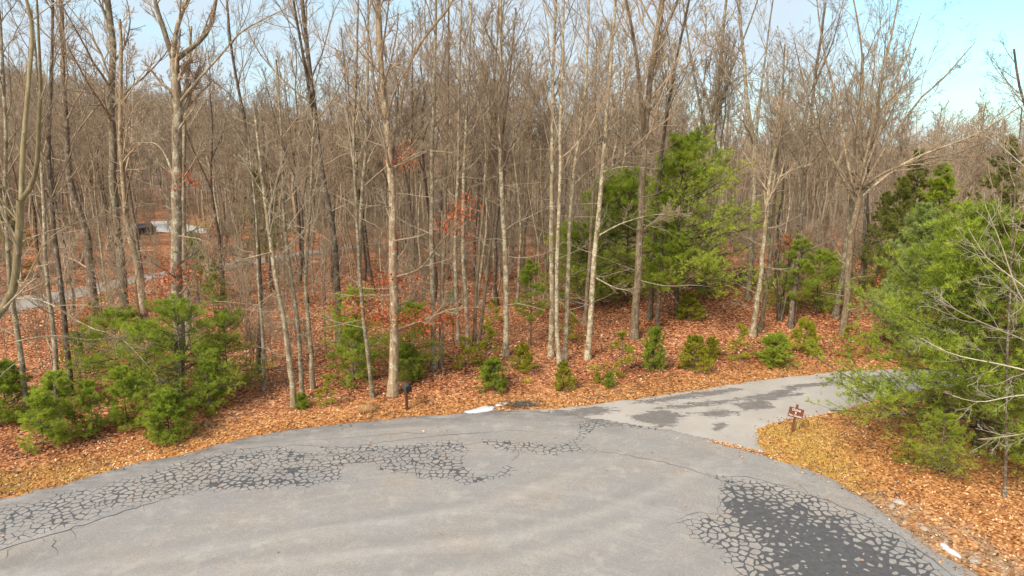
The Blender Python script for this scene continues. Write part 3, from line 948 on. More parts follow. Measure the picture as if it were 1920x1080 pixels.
FT = [
 dict(name='bare_tree', label='olive-barked tree with a curving forked trunk leaning in from the left edge', base=(-150, 1080), D=17.0, path=[(-100, 840), (-30, 640), (18, 575), (45, 530), (62, 430), (68, 352)], width=19, taper=0.75, mat='bark_olive',
      forks=[[(68, 352), (62, 260), (60, 150), (58, 60), (50, -20)], [(68, 352), (90, 325), (108, 280), (122, 200), (135, 130)]], limbs=[[(52, 500), (68, 515), (100, 470), (120, 440), (150, 420)], [(66, 400), (30, 350), (0, 290)]], t0=0.6, dead=0, twig='twig_pale', lv=(4, 4, 4, 2), dens=0.8),
 dict(name='bare_tree', label='pale leaning trunk at the far left with lichen patches, rising behind the leftmost young pine', base=(52, 788), path=[(42, 700), (30, 620), (17, 530), (13, 440), (8, 350), (10, 200), (5, 60)], width=15, mat='bark_pale', extend=3, limbs=[[(14, 470), (60, 445), (140, 420), (210, 400), (270, 370)], [(20, 560), (90, 560), (180, 605), (250, 625), (320, 690)], [(30, 640), (100, 628), (180, 635), (240, 625)]]),
 dict(name='bare_tree', label='slim brown trunk left of a stouter grey twin, behind the low pines at left', base=(107, 745), path=[(104, 640), (93, 520), (90, 400), (86, 300), (78, 150)], width=13, extend=3),
 dict(name='bare_tree', label='grey trunk standing close beside a slimmer one, behind the low pines at left', base=(133, 742), path=[(126, 600), (118, 500), (108, 400), (104, 250), (112, 100)], width=15, mat='bark_dark', extend=3),
 dict(name='bare_tree', label='dark shaggy-barked leaning trunk in front of the curve of the far grey road', base=(183, 598), path=[(170, 520), (160, 440), (140, 380), (126, 320), (117, 200), (112, 90)], width=21, mat='bark_dark', extend=5),
 dict(name='bare_tree', label='tall grey trunk with one long limb reaching up left, base beside a yellow-green bush', base=(233, 596), path=[(225, 480), (213, 400), (207, 300), (200, 200), (198, 100), (190, 10)], width=23, extend=5, limbs=[[(199, 190), (150, 135), (105, 90), (60, 40), (35, -10)]], taper=0.65),
 dict(name='bare_tree', label='brown crooked trunk between the tall limb-reaching tree and the thick lichen-spotted one', base=(272, 605), path=[(262, 510), (248, 440), (240, 390), (235, 330), (232, 250), (238, 120)], width=19, mat='bark_tan', extend=3, limbs=[[(240, 400), (265, 330), (300, 280), (340, 250)], [(238, 300), (260, 210), (310, 150)]]),
 dict(name='bare_tree', label='thickest lichen-spotted trunk on the left, dividing high up into several wide limbs', base=(335, 748), path=[(334, 620), (330, 500), (331, 400), (333, 300), (334, 200), (330, 105)], width=28, taper=0.7, fw=0.55,
      forks=[[(330, 105), (318, 60), (303, 0)], [(330, 105), (342, 50), (368, -10)], [(332, 110), (388, 60), (405, 0)]], limbs=[[(336, 195), (375, 145), (420, 95), (460, 50), (545, 5)], [(330, 250), (360, 215), (385, 180)], [(331, 330), (300, 270), (250, 265)]], t0=0.75, dead=8, lv=(11, 7, 6, 4),
      leaves=[([(300, 520), (360, 510)], 420, 'rust', 0.35), ([(320, 330), (370, 335)], 90, 'rust', 0.3)]),
 dict(name='bare_tree', label='grey trunk half hidden just right behind the thick lichen-spotted tree', base=(352, 650), path=[(352, 560), (346, 450), (350, 300), (362, 150)], width=16, mat='bark_pale', extend=3),
 dict(name='bare_tree', label='thin dark trunk at the right end of the big loose pine thicket', base=(482, 700), path=[(486, 600), (483, 500), (470, 400), (455, 260), (440, 180), (425, 90), (415, 10)], width=12, mat='bark_dark', extend=4, twig='twig_pale'),
 dict(name='bare_tree', label='short grey stem beside the thin dark trunk right of the pine thicket', base=(494, 732), path=[(492, 640), (484, 540), (480, 430), (470, 300)], width=9, extend=2, lv=(7, 5, 4, 2)),
 dict(name='bare_tree', label='pale crooked stem leaning left with a green tuft growing at its foot', base=(552, 762), path=[(545, 680), (530, 575), (515, 480), (503, 400), (495, 320), (488, 250)], width=15, mat='bark_pale', limbs=[[(500, 340), (470, 300), (450, 290)], [(510, 470), (460, 482), (440, 490)]], extend=1.5, twig='twig_pale', lv=(10, 6, 5, 4)),
 dict(name='bare_tree', label='second pale stem of the clump, just right of the one with green at its foot', base=(567, 748), path=[(560, 640), (548, 540), (535, 440), (528, 320), (520, 200)], width=12, mat='bark_pale', extend=2, twig='twig_pale', lv=(10, 6, 5, 4)),
 dict(name='bare_tree', label='whitish slim upright stem, right of the pale clump and left of the dark leaning tree', base=(587, 729), path=[(579, 620), (573, 550), (576, 450), (580, 370), (586, 280)], width=13, mat='bark_pale', extend=2, twig='twig_pale', lv=(10, 6, 5, 4)),
 dict(name='bare_tree', label='dark trunk leaning left as it rises, between the whitish stem and the mailbox trees', base=(637, 645), path=[(630, 520), (622, 440), (605, 350), (592, 270), (583, 180), (572, 90)], width=18, mat='bark_dark', forks=[[(588, 220), (578, 140), (560, 0)]], extend=5, taper=0.6),
 dict(name='bare_tree', label='thin white-spotted trunk just left of the mailbox oak', base=(699, 744), path=[(690, 660), (682, 593), (676, 500), (673, 400), (668, 250), (676, 100)], width=11, mat='bark_pale', extend=4),
 dict(name='bare_tree', label='greyish trunk rising out of the green pine left of the mailbox', base=(681, 668), path=[(674, 540), (671, 440), (680, 300), (684, 150)], width=14, extend=4, mat='bark_pale'),
 dict(name='bare_tree', label='stout two-stemmed oak directly behind the mailbox, carrying rust-red leaves low down', base=(736, 740), path=[(739, 620), (736, 500), (734, 380), (728, 280), (718, 180), (712, 80)], width=24, mat='bark_tan', taper=0.6, extend=5,
      forks=[[(733, 345), (743, 240), (757, 130), (787, 65), (840, -5)]], limbs=[[(738, 620), (790, 600), (850, 575), (905, 570)], [(738, 600), (690, 580), (640, 590)], [(735, 520), (790, 500), (830, 450), (875, 400)], [(733, 320), (790, 285), (850, 285)]], dead=10,
      leaves=[([(650, 575), (720, 590), (780, 605), (860, 590)], 1500, 'rust', 0.30), ([(700, 530), (735, 525), (780, 535)], 420, 'rust', 0.3), ([(830, 430), (880, 385)], 380, 'rust', 0.3), ([(735, 480), (740, 440)], 60, 'rust', 0.25), ([(735, 295), (770, 300)], 200, 'rust', 0.3)]),
 dict(name='bare_tree', label='left trunk of the joined grey pair behind the mailbox, to its right', base=(813, 692), path=[(812, 560), (810, 440), (812, 300), (816, 180), (818, 60)], width=15, mat='bark_pale', extend=4),
 dict(name='bare_tree', label='right trunk of the joined grey pair, to the right of the mailbox', base=(827, 688), path=[(828, 560), (832, 440), (836, 300), (838, 150)], width=12, extend=4, mat='bark_tan'),
 dict(name='bare_tree', label='left stem of the loose clump of four between mailbox and white scrap', base=(860, 648), path=[(857, 540), (855, 440), (862, 300), (868, 120)], width=12, extend=4, mat='bark_grey'),
 dict(name='bare_tree', label='second stem from the left in the clump of four above the dense green bush', base=(878, 652), path=[(872, 540), (868, 440), (872, 260), (880, 90)], width=11, extend=4, mat='bark_pale'),
 dict(name='bare_tree', label='third stem of the clump of four, leaning slightly right', base=(889, 648), path=[(893, 540), (905, 400), (915, 280), (928, 100)], width=10, extend=4, mat='bark_tan'),
 dict(name='bare_tree', label='rightmost stem of the clump of four, leaning most to the right', base=(896, 653), path=[(912, 520), (925, 420), (938, 300), (960, 120)], width=10, extend=3, mat='bark_tan'),
 dict(name='bare_tree', label='single straight grey trunk left of the slender pine sapling with the dark stem', base=(948, 667), path=[(950, 560), (948, 440), (942, 330), (940, 200), (943, 90)], width=16, mat='bark_pale', extend=4, dead=9, dens=1.3),
 dict(name='bare_tree', label='left trunk of the tight pale clump in the middle, the straightest', base=(1033, 669), path=[(1035, 560), (1036, 440), (1035, 300), (1036, 150), (1040, 40)], width=15, mat='bark_pale', extend=4, dens=1.3),
 dict(name='bare_tree', label='thin middle trunk of the pale clump, its base lowest of the clump', base=(1050, 686), path=[(1043, 600), (1045, 480), (1050, 350), (1052, 200), (1056, 60)], width=12, mat='bark_pale', extend=4),
 dict(name='bare_tree', label='right trunk of the pale clump, bending right high up with a thin crooked limb', base=(1059, 677), path=[(1064, 560), (1068, 440), (1076, 330), (1095, 200), (1101, 90)], width=13, mat='bark_pale', extend=4, limbs=[[(1075, 350), (1100, 325), (1140, 300), (1190, 275)]]),
 dict(name='bare_tree', label='yellowish lichen-covered trunk leaning right, alone between the pale clump and the big pine', base=(1101, 674), path=[(1108, 590), (1113, 500), (1120, 400), (1128, 300), (1135, 200), (1143, 90)], width=16, mat='bark_pale', extend=4, limbs=[[(1122, 440), (1170, 415), (1230, 400), (1270, 405)], [(1117, 520), (1160, 540), (1200, 535)], [(1128, 320), (1170, 310), (1240, 315)]], dead=10, dens=1.2),
 dict(name='bare_tree', label='slender trunk half behind the yellowish lichen-covered one', base=(1097, 606), path=[(1104, 480), (1110, 350), (1112, 200)], width=11, extend=4, mat='bark_tan'),
 dict(name='bare_tree', label='tall thick trunk forking high, immediately left of the big green pine', base=(1189, 634), path=[(1192, 560), (1195, 480), (1201, 360), (1207, 280), (1214, 200), (1225, 100), (1238, 10)], width=20, mat='bark_tan', extend=4, taper=0.7,
      forks=[[(1208, 270), (1197, 180), (1180, 80), (1160, 0)], [(1222, 130), (1250, 50), (1275, -10)]], limbs=[[(1197, 440), (1240, 405), (1290, 400)], [(1212, 220), (1270, 150), (1330, 60)], [(1205, 300), (1150, 250), (1110, 240)]], dead=8, dens=1.3),
 dict(name='bare_tree', label='pale trunk leaning right at the right side of the big pine, front one of two', base=(1411, 630), path=[(1420, 560), (1428, 500), (1434, 430), (1442, 350), (1452, 290)], width=16, mat='bark_pale', extend=3, limbs=[[(1444, 345), (1480, 320), (1510, 310)], [(1440, 360), (1410, 330), (1395, 320)]]),
 dict(name='bare_tree', label='thinner trunk right behind the pale leaning one beside the big pine', base=(1425, 620), path=[(1438, 530), (1447, 430), (1455, 300), (1462, 180)], width=11, extend=3, mat='bark_tan'),
 dict(name='bare_tree', label='tall bare tree with two upswept forks rising above the right flank of the big pine', base=(1402, 560), path=[(1410, 450), (1412, 300), (1400, 200), (1390, 100), (1378, 10)], width=15, extend=3, mat='bark_grey', forks=[[(1411, 280), (1425, 180), (1440, 90), (1455, 0)]]),
 dict(name='bare_tree', label='dark trunk leaning right with ragged pine growth at its foot, right of the big pine', base=(1482, 614), path=[(1492, 520), (1503, 440), (1512, 350), (1525, 240), (1535, 150), (1550, 60)], width=14, mat='bark_dark', forks=[[(1533, 170), (1575, 90), (1590, 50)]], extend=1.5, limbs=[[(1515, 330), (1480, 280), (1450, 260)]]),
 dict(name='bare_tree', label='wide fan-crowned bare tree on the right whose limbs spread toward the blue sky', base=(1580, 627), path=[(1590, 540), (1600, 440), (1611, 375), (1614, 330)], width=18, mat='bark_tan', taper=0.85, fw=0.4, up=0.05,
      forks=[[(1609, 380), (1595, 300), (1580, 180), (1560, 80)], [(1612, 350), (1606, 260), (1612, 150), (1600, 60)], [(1613, 345), (1632, 250), (1645, 150), (1660, 70)], [(1613, 350), (1665, 240), (1700, 150), (1730, 90)],
             [(1612, 365), (1690, 260), (1760, 180), (1800, 150)], [(1612, 375), (1700, 310), (1800, 270), (1850, 250)], [(1608, 385), (1560, 300), (1520, 220), (1500, 160)], [(1613, 370), (1655, 330), (1740, 300), (1800, 290)]], t0=0.8, dead=5, dens=1.3),
 dict(name='bare_tree', label='grey trunk close behind the left of the fan-crowned tree', base=(1567, 594), path=[(1578, 500), (1587, 420), (1597, 300), (1605, 160)], width=16, extend=2),
 dict(name='bare_tree', label='thin mossy trunk at the right edge in front of the drive, rooted in leaf litter', base=(1884, 932), fw=0.6, path=[(1887, 800), (1888, 700), (1892, 600), (1897, 450), (1905, 320)], width=8, mat='bark_dark', extend=2, lv=(10, 6, 5, 4), dead=6),
 dict(name='bare_tree', label='pale-branched tree at the right edge whose bare limbs sweep left across the green pine', base=(2080, 1000), D=21.0, path=[(2060, 880), (2030, 760), (2000, 660), (1975, 560), (1960, 400), (1950, 250)], width=17, mat='bark_white', twig='bark_white', lf=0.42, extend=1.0, t0=0.45,
      limbs=[[(2010, 690), (1940, 590), (1900, 540), (1850, 505), (1800, 470), (1760, 420)], [(2015, 700), (1920, 640), (1850, 610), (1780, 580), (1715, 545)], [(2020, 720), (1900, 690), (1800, 670), (1740, 640)],
             [(2025, 740), (1920, 745), (1850, 760), (1800, 750)], [(2030, 790), (1900, 810), (1820, 815)], [(1990, 600), (1930, 480), (1890, 430), (1830, 420)], [(1975, 540), (1930, 400), (1890, 350)], [(2000, 640), (1900, 560), (1840, 450), (1800, 380)]], dead=0, lv=(10, 5, 4, 2), up=0.02, fw=0.5),
 dict(name='bare_tree', label='dark twiggy tree high at the right edge against the blue sky', base=(2010, 700), D=30, path=[(1990, 560), (1970, 420), (1950, 300), (1930, 220), (1915, 160)], width=14, mat='bark_dark', extend=1.5, dens=1.2, L1=(0.25, 0.5)),
 dict(name='bare_tree', label='straight dark trunk rising behind the upper left of the big pine', base=(1218, 598), path=[(1226, 480), (1240, 300), (1262, 150), (1290, 20)], width=13, mat='bark_dark', extend=3),
 dict(name='bare_tree', label='bare tree rising behind the crown of the big pine, its limbs fanned right', base=(1318, 545), path=[(1325, 400), (1330, 280), (1340, 160), (1352, 60)], width=16, extend=3, forks=[[(1330, 270), (1300, 150), (1280, 40)], [(1332, 240), (1370, 120), (1400, 30)]], mat='bark_grey'),
]
for i, f in enumerate(FT):
    bare_tree(seed=i * 7, **f)

# clump of thin stems right of the big pine
t = thing('multi_stemmed_shrub', 'clump of several thin dark stems from one root, left of the dark leaning trunk', 'shrub', ground(1460, 602))
rg = np.random.default_rng(3)
for k, dx in enumerate((-0.9, -0.35, 0.2, 0.7, 1.2)):
    P_ = resample([(dx * 0.12, 0, -0.1), (dx * 0.25, rg.uniform(-.2, .2), 1.2), (dx * 0.6, rg.uniform(-.4, .4), 3.2), (dx * 1.1, rg.uniform(-.6, .6), 6.2)], 10)
    R_ = np.linspace(0.07, 0.02, 10)
    st = obj('stem', mesh_np('stem', *tubes(P_[None], R_[None], 6), M['bark_dark']), t)
    obj('twigs', mesh_np('twigs', *twigs(rg, [(P_, R_)], 0.007, (7, 5, 4, 0), (0.2, 0.35), 0.3), M['twig']), st)


# ------------------------------------------------------------------ evergreens
def needles(rg, C, Dr, m, ln, w, tone, upb=0.25):
    """C (n,3) tuft centres, Dr (n,3) shoot directions: m blades each"""
    n = len(C)
    c = np.repeat(C, m, 0); d = np.repeat(Dr, m, 0)
    dir_ = unit(d * 0.75 + rg.normal(0, 0.55, (n * m, 3)) + np.array([0, 0, upb]))
    side = unit(np.cross(dir_, rg.normal(0, 1, (n * m, 3)))) * (w * rg.uniform(0.7, 1.3, (n * m, 1)))
    l = ln * rg.uniform(0.6, 1.2, (n * m, 1))
    V_ = np.stack([c - side * 0.5, c + side * 0.5, c + dir_ * l], 1).reshape(-1, 3)
    F_ = np.arange(3 * n * m).reshape(-1, 3)
    tn = np.repeat(tone, m * 3) + np.repeat(rg.normal(0, 0.06, n * m), 3)
    return V_, F_, np.clip(tn, 0, 1)


def sample_paths(rg, P_, n, t0):
    N_, K, _ = P_.shape
    t = rg.uniform(t0, 1.0, (N_, n)); t[:, 0] = 1.0
    f = t * (K - 1); i = np.clip(f.astype(int), 0, K - 2); fr = (f - i)[..., None]
    r_ = np.arange(N_)[:, None]
    S = P_[r_, i] * (1 - fr) + P_[r_, i + 1] * fr
    return S.reshape(-1, 3), unit(P_[r_, i + 1] - P_[r_, i]).reshape(-1, 3)


def pine_parts(seed, H, zb, Rm, whorl=0.42, per=5, n2=7, n3=4, tufts=3, blades=8, ln=0.12, w=0.011, asym=(0, 0), droop=0.0, rt=None, lowp=0.6, tone=0.5, gap=0.12, pw=0.75, upc=0.12, tvar=0.16, flatz=0.3, extra=0):
    rg = np.random.default_rng(seed)
    K = 14
    tp = np.zeros((K, 3)); tp[:, 2] = np.linspace(-0.1, H, K)
    tp[1:, :2] += np.cumsum(rg.normal(0, 0.012 * H / 10 * 2, (K - 1, 2)), 0)
    rt = rt or 0.014 * H
    TR = np.linspace(rt, 0.012, K)
    zs, azs = [], []
    z = zb
    while z < H * 0.985:
        for k in range(per):
            if rg.random() > gap:
                zs.append(z + rg.uniform(-0.3, 0.3) * whorl); azs.append(rg.uniform(0, 2 * math.pi))
        z += whorl * (1.1 - 0.4 * z / H)
    zs = np.clip(np.array(zs), 0.02, H * 0.99); azs = np.array(azs)
    t = np.clip((zs - zb) / (H - zb), 0, 1)
    prof = (1 - t) ** pw * np.minimum(1, lowp + 1.6 * t)
    az0, am = asym
    Ln = Rm * prof * rg.uniform(0.65, 1.15, len(t)) * (1 + am * np.cos(azs - az0)) + 0.10 * Rm * 0.5
    d = np.stack([np.cos(azs), np.sin(azs), np.full(len(t), 0.0)], 1)
    el = 0.15 + 0.65 * t ** 2 - droop * (1 - t) + rg.uniform(-0.1, 0.1, len(t))
    d[:, 2] = el; d = unit(d)
    x = np.interp(zs, tp[:, 2], tp[:, 0]); y = np.interp(zs, tp[:, 2], tp[:, 1])
    q = np.stack([x, y, zs], 1)
    pts = [q]
    for k in range(5):
        d = unit(d + np.array([0, 0, upc * (k / 5)]) + rg.normal(0, 0.06, d.shape))
        q = q + d * (Ln / 5)[:, None]
        pts.append(q)
    C1 = np.stack(pts, 1)
    R1 = np.maximum((0.009 + 0.007 * Ln)[:, None] * np.linspace(1, 0.3, 6)[None], 0.005)
    C2, R2 = grow(rg, C1, R1, n2, 0.12, 0.97, 0.26, 0.5, (35, 65), 0.05, 0.08, 4, 0.5, 0.005, 0.7, az=np.array([1, 1, flatz]))
    if extra:
        lg = Ln > 0.55 * Rm
        E2, ER = grow(rg, C1[lg], R1[lg], extra, 0.2, 0.99, 0.18, 0.34, (35, 65), 0.05, 0.08, 4, 0.5, 0.005, 0.4, az=np.array([1, 1, flatz]))
        C2, R2 = np.vstack([C2, E2]), np.vstack([R2, ER])
    br = merge([tubes(C1, R1, 4), tubes(C2, R2, 3)])
    S, Dd = [], []
    if n3:
        C3, R3 = grow(rg, C2, R2, n3, 0.15, 0.97, 0.3, 0.6, (30, 60), 0.06, 0.08, 3, 0.6, 0.004, 0.7, az=np.array([1, 1, 0.4]))
        a, b = sample_paths(rg, C3, tufts, 0.1); S.append(a); Dd.append(b)
    a, b = sample_paths(rg, C2, tufts + 1, 0.15); S.append(a); Dd.append(b)
    a, b = sample_paths(rg, C1, 6, 0.3); S.append(a); Dd.append(b)
    S, Dd = np.vstack(S), np.vstack(Dd)
    # clumps of lighter and darker shoots
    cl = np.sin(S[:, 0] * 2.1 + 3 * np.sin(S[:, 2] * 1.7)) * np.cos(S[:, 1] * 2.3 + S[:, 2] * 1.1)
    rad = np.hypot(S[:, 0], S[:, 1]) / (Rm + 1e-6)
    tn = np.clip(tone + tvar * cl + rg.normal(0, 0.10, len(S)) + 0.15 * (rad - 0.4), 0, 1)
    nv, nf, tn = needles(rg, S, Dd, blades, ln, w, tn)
    return (tubes(tp[None], TR[None], 8), br, (nv, nf, tn))


def pine_meshes(mat, **kw):
    tr, br, nd = pine_parts(**kw)
    return [('trunk', mesh_np('trunk', *tr, M['bark_dark'])), ('branches', mesh_np('branches', *br, M['bark_dark'])),
            ('needles', mesh_np('needles', nd[0], nd[1], M[mat], False, {'tone': ('FLOAT', nd[2])}))]


def plant(name, label, cat, loc, parts, rz=0.0, s=1.0, group=None, lean=(0, 0)):
    t = thing(name, label, cat, loc, rz, group)
    t.rotation_euler = (lean[0], lean[1], rz)
    t.scale = (s, s, s) if not isinstance(s, tuple) else s
    for nm, me in parts:
        c_ = obj(nm, me, t)
        if nm != 'trunk': c_['kind'] = 'stuff'
    return t


plant('white_pine', 'big bright green pine with layered boughs in the middle right of the wood', 'pine tree', ground(1268, 594),
      pine_meshes('pine', seed=21, H=11.6, zb=2.0, Rm=5.6, whorl=0.46, per=6, flatz=0.12, tvar=0.24, n2=9, n3=4, tufts=3, blades=5, ln=0.21, w=0.024, asym=(0.0, 0.33), lowp=0.8, tone=0.66, pw=0.6))
plant('white_pine', 'smaller dark-stemmed pine in front of the left of the big bright green pine', 'pine tree', ground(1233, 618),
      pine_meshes('pine', seed=22, H=7.5, zb=2.6, Rm=1.8, whorl=0.5, per=4, n2=6, n3=3, tufts=3, blades=7, ln=0.16, w=0.02, asym=(0.0, 0.3), tone=0.42, rt=0.15))
plant('white_pine', 'near pine with long boughs hanging over the leaf litter at the right', 'pine tree', ground(1828, 848),
      pine_meshes('pine', seed=23, H=9.3, zb=1.0, Rm=5.5, whorl=0.42, per=6, n2=9, n3=4, extra=12, flatz=0.2, gap=0.05, tufts=3, blades=6, ln=0.20, w=0.021, asym=(math.pi * 1.02, 0.25), lowp=0.9, tone=0.46, rt=0.16, pw=0.55, droop=0.22, upc=0.2, tvar=0.22))
bp = pine_meshes('pine_blue', seed=24, H=9.0, zb=0.6, Rm=3.3, whorl=0.38, per=6, n2=7, n3=4, tufts=3, blades=5, ln=0.2, w=0.026, lowp=0.8, tone=0.5)
plant('white_pine', 'bluish-green pine beyond the drive, just behind the near pine', 'pine tree', ground(1700, 672), bp, 0.0, 1.0)
yp = pine_meshes('shrub', seed=25, H=9.0, zb=0.6, Rm=3.3, whorl=0.40, per=6, n2=7, n3=4, tufts=2, blades=6, ln=0.2, w=0.026, lowp=0.8, tone=0.35)
plant('white_pine', 'yellowish-green pine at the right edge behind bare pale branches', 'pine tree', ground(1880, 660), yp, 1.0, 0.82)
plant('white_pine', 'narrow yellowish pine between the bluish pine and the right edge', 'pine tree', ground(1812, 668), yp, 3.0, 0.80)
dp = pine_meshes('pine', seed=26, H=11.0, zb=1.2, Rm=3.5, whorl=0.42, per=6, n2=7, n3=4, tufts=3, blades=6, ln=0.22, w=0.034, lowp=0.8, tone=0.55, gap=0.45)
dk = pine_meshes('pine_dark', seed=27, H=10.0, zb=0.8, Rm=2.8, whorl=0.5, per=5, n2=6, n3=3, tufts=3, blades=6, ln=0.2, w=0.034, lowp=0.8, tone=0.45)
for lb, px, py, me, s, rz in [
    ('dark pine at the forest edge, left of the bluish pine', 1660, 598, dk, 0.95, 0.3),
    ('green pine deep behind the bluish pine, above the far end of the drive', 1735, 585, dp, 0.95, 1.0),
    ('dark pine behind the fan-crowned tree, right of its trunk', 1640, 560, dk, 0.8, 2.0),
    ('brownish evergreen top rising above the woods at the far right', 1850, 545, dk, 1.3, 0.0),
    ('dark conical hemlock far back, left of the dark leaning tree', 500, 492, dk, 1.15, 1.5),
    ('dark evergreen beyond the curve of the far road at the left edge', 20, 520, dk, 0.9, 0.5),
    ('tall pine top showing behind the crown of the big bright pine', 1262, 520, dk, 1.35, 3.3),
    ('hazy evergreen bush mass behind the thick lichen-spotted trunk', 372, 566, dp, 0.5, 2.5),
    ('second evergreen bush left of the thin dark trunk beyond the thicket', 410, 580, dp, 0.35, 0.9),
    ('far evergreen behind the fan-crowned tree, low and dark', 1700, 540, dk, 1.1, 4.4)]:
    plant('evergreen_tree', lb, 'evergreen', ground(px, py), me, rz, s)

# loose feathery young pines
lo = pine_meshes('pine', seed=31, H=4.8, zb=0.4, Rm=2.8, whorl=0.26, per=5, n2=9, n3=5, tufts=2, blades=7, ln=0.14, w=0.010, gap=0.35, lowp=0.75, tone=0.58, rt=0.04, pw=0.5)
lo2 = pine_meshes('pine', seed=32, H=5.2, zb=1.6, Rm=1.4, whorl=0.30, per=5, n2=7, n3=4, tufts=2, blades=8, ln=0.14, w=0.012, gap=0.2, tone=0.48, rt=0.05, pw=0.5)
sm = pine_meshes('pine', seed=33, H=2.0, zb=0.08, Rm=1.15, whorl=0.16, per=6, n2=7, n3=4, tufts=2, blades=8, ln=0.12, w=0.010, lowp=0.85, tone=0.40, rt=0.03, pw=0.5)
sm2 = pine_meshes('pine', seed=34, H=2.4, zb=0.15, Rm=1.15, whorl=0.20, per=5, n2=6, n3=4, tufts=2, blades=8, ln=0.13, w=0.010, gap=0.3, lowp=0.8, tone=0.48, rt=0.03, pw=0.6)
for lb, px, py, me, s, rz in [
    ('airy grey-green pine left behind the big bright pine', 1128, 572, lo, 1.75, 2.2),
    ('lower airy pine between the pale clump and the lichen-covered trunk', 1088, 584, lo, 1.25, 4.0),
    ('airy pine standing behind the fork-topped tree, closest on the left of the big pine', 1172, 566, lo, 1.9, 5.0),
    ('dense round young pine at the front of the left thicket, touching the verge', 318, 822, sm, (1.15, 1.15, 1.0), 0.0),
    ('tallest loose feathery pine in the left thicket, in front of the lichen-spotted trunk', 345, 770, lo, 1.05, 0.6),
    ('loose yellowish pine at the right of the left thicket', 430, 735, lo, 0.82, 2.2),
    ('loose pine on the left side of the thicket, around a thin dark stem', 232, 745, lo, 0.85, 3.7),
    ('small pine behind the dense round one, its right neighbour', 392, 775, sm2, 1.0, 1.2),
    ('small feathery pine nearest the left corner of the verge', 82, 842, sm2, 1.0, 0.2),
    ('second feathery pine from the left corner, slightly taller with a dark leader', 115, 822, sm2, 1.15, 2.0),
    ('small pine between the corner pair and the dense round one', 178, 812, sm2, 0.95, 4.1),
    ('small pine just left of the dense round one, with two dark stems', 240, 800, sm2, 1.1, 5.0),
    ('loose pine filling the gap between the thin dark stem and the lichen-spotted trunk', 285, 762, lo, 0.8, 4.6),
    ('loose pine low in front of the thin dark trunk at the thicket end', 400, 760, lo, 0.62, 5.6),
    ('low pine at the left edge behind the pale crooked branches', 15, 790, sm, 1.25, 1.0),
    ('wispy pine behind the corner pair, in front of the grey twin trunks', 165, 735, lo, 0.62, 5.2),
    ('pine low behind the thin white-spotted trunk left of the mailbox', 662, 722, sm2, 1.35, 0.6),
    ('green pine rising behind the oak, left of the mailbox', 672, 680, lo, 0.85, 1.5),
    ('green pine spreading right behind the mailbox oak', 772, 700, lo, 0.78, 3.0),
    ('low dark pine immediately behind the mailbox', 765, 714, sm, 0.9, 2.0),
    ('slender pine sapling with a bare dark stem, in the middle of the wood', 995, 648, lo2, 1.0, 1.1),
    ('pine sapling behind the grey pair right of the mailbox', 850, 640, lo2, 0.6, 2.4),
    ('ragged pine wrapped around the dark leaning trunk right of the big pine', 1490, 610, lo2, 1.15, 0.4),
    ('ragged pine right of the dark leaning trunk, with boughs low to the slope', 1530, 590, lo, 0.9, 2.4),
    ('small pine between the dark leaning trunk and the fan-crowned tree', 1555, 578, lo, 0.75, 4.4),
    ('light green pine sprouting between the pale leaning trunks and the stem clump', 1455, 585, lo, 0.7, 1.4),
    ('yellow-green low pine beneath the boughs of the near pine at the right', 1760, 895, lo, 0.5, 3.1),
    ('small pine under the big pine, right of its trunk', 1330, 560, lo, 0.6, 5.1),
    ]:
    plant('young_pine', lb, 'young pine', ground(px, py), me, rz, s)

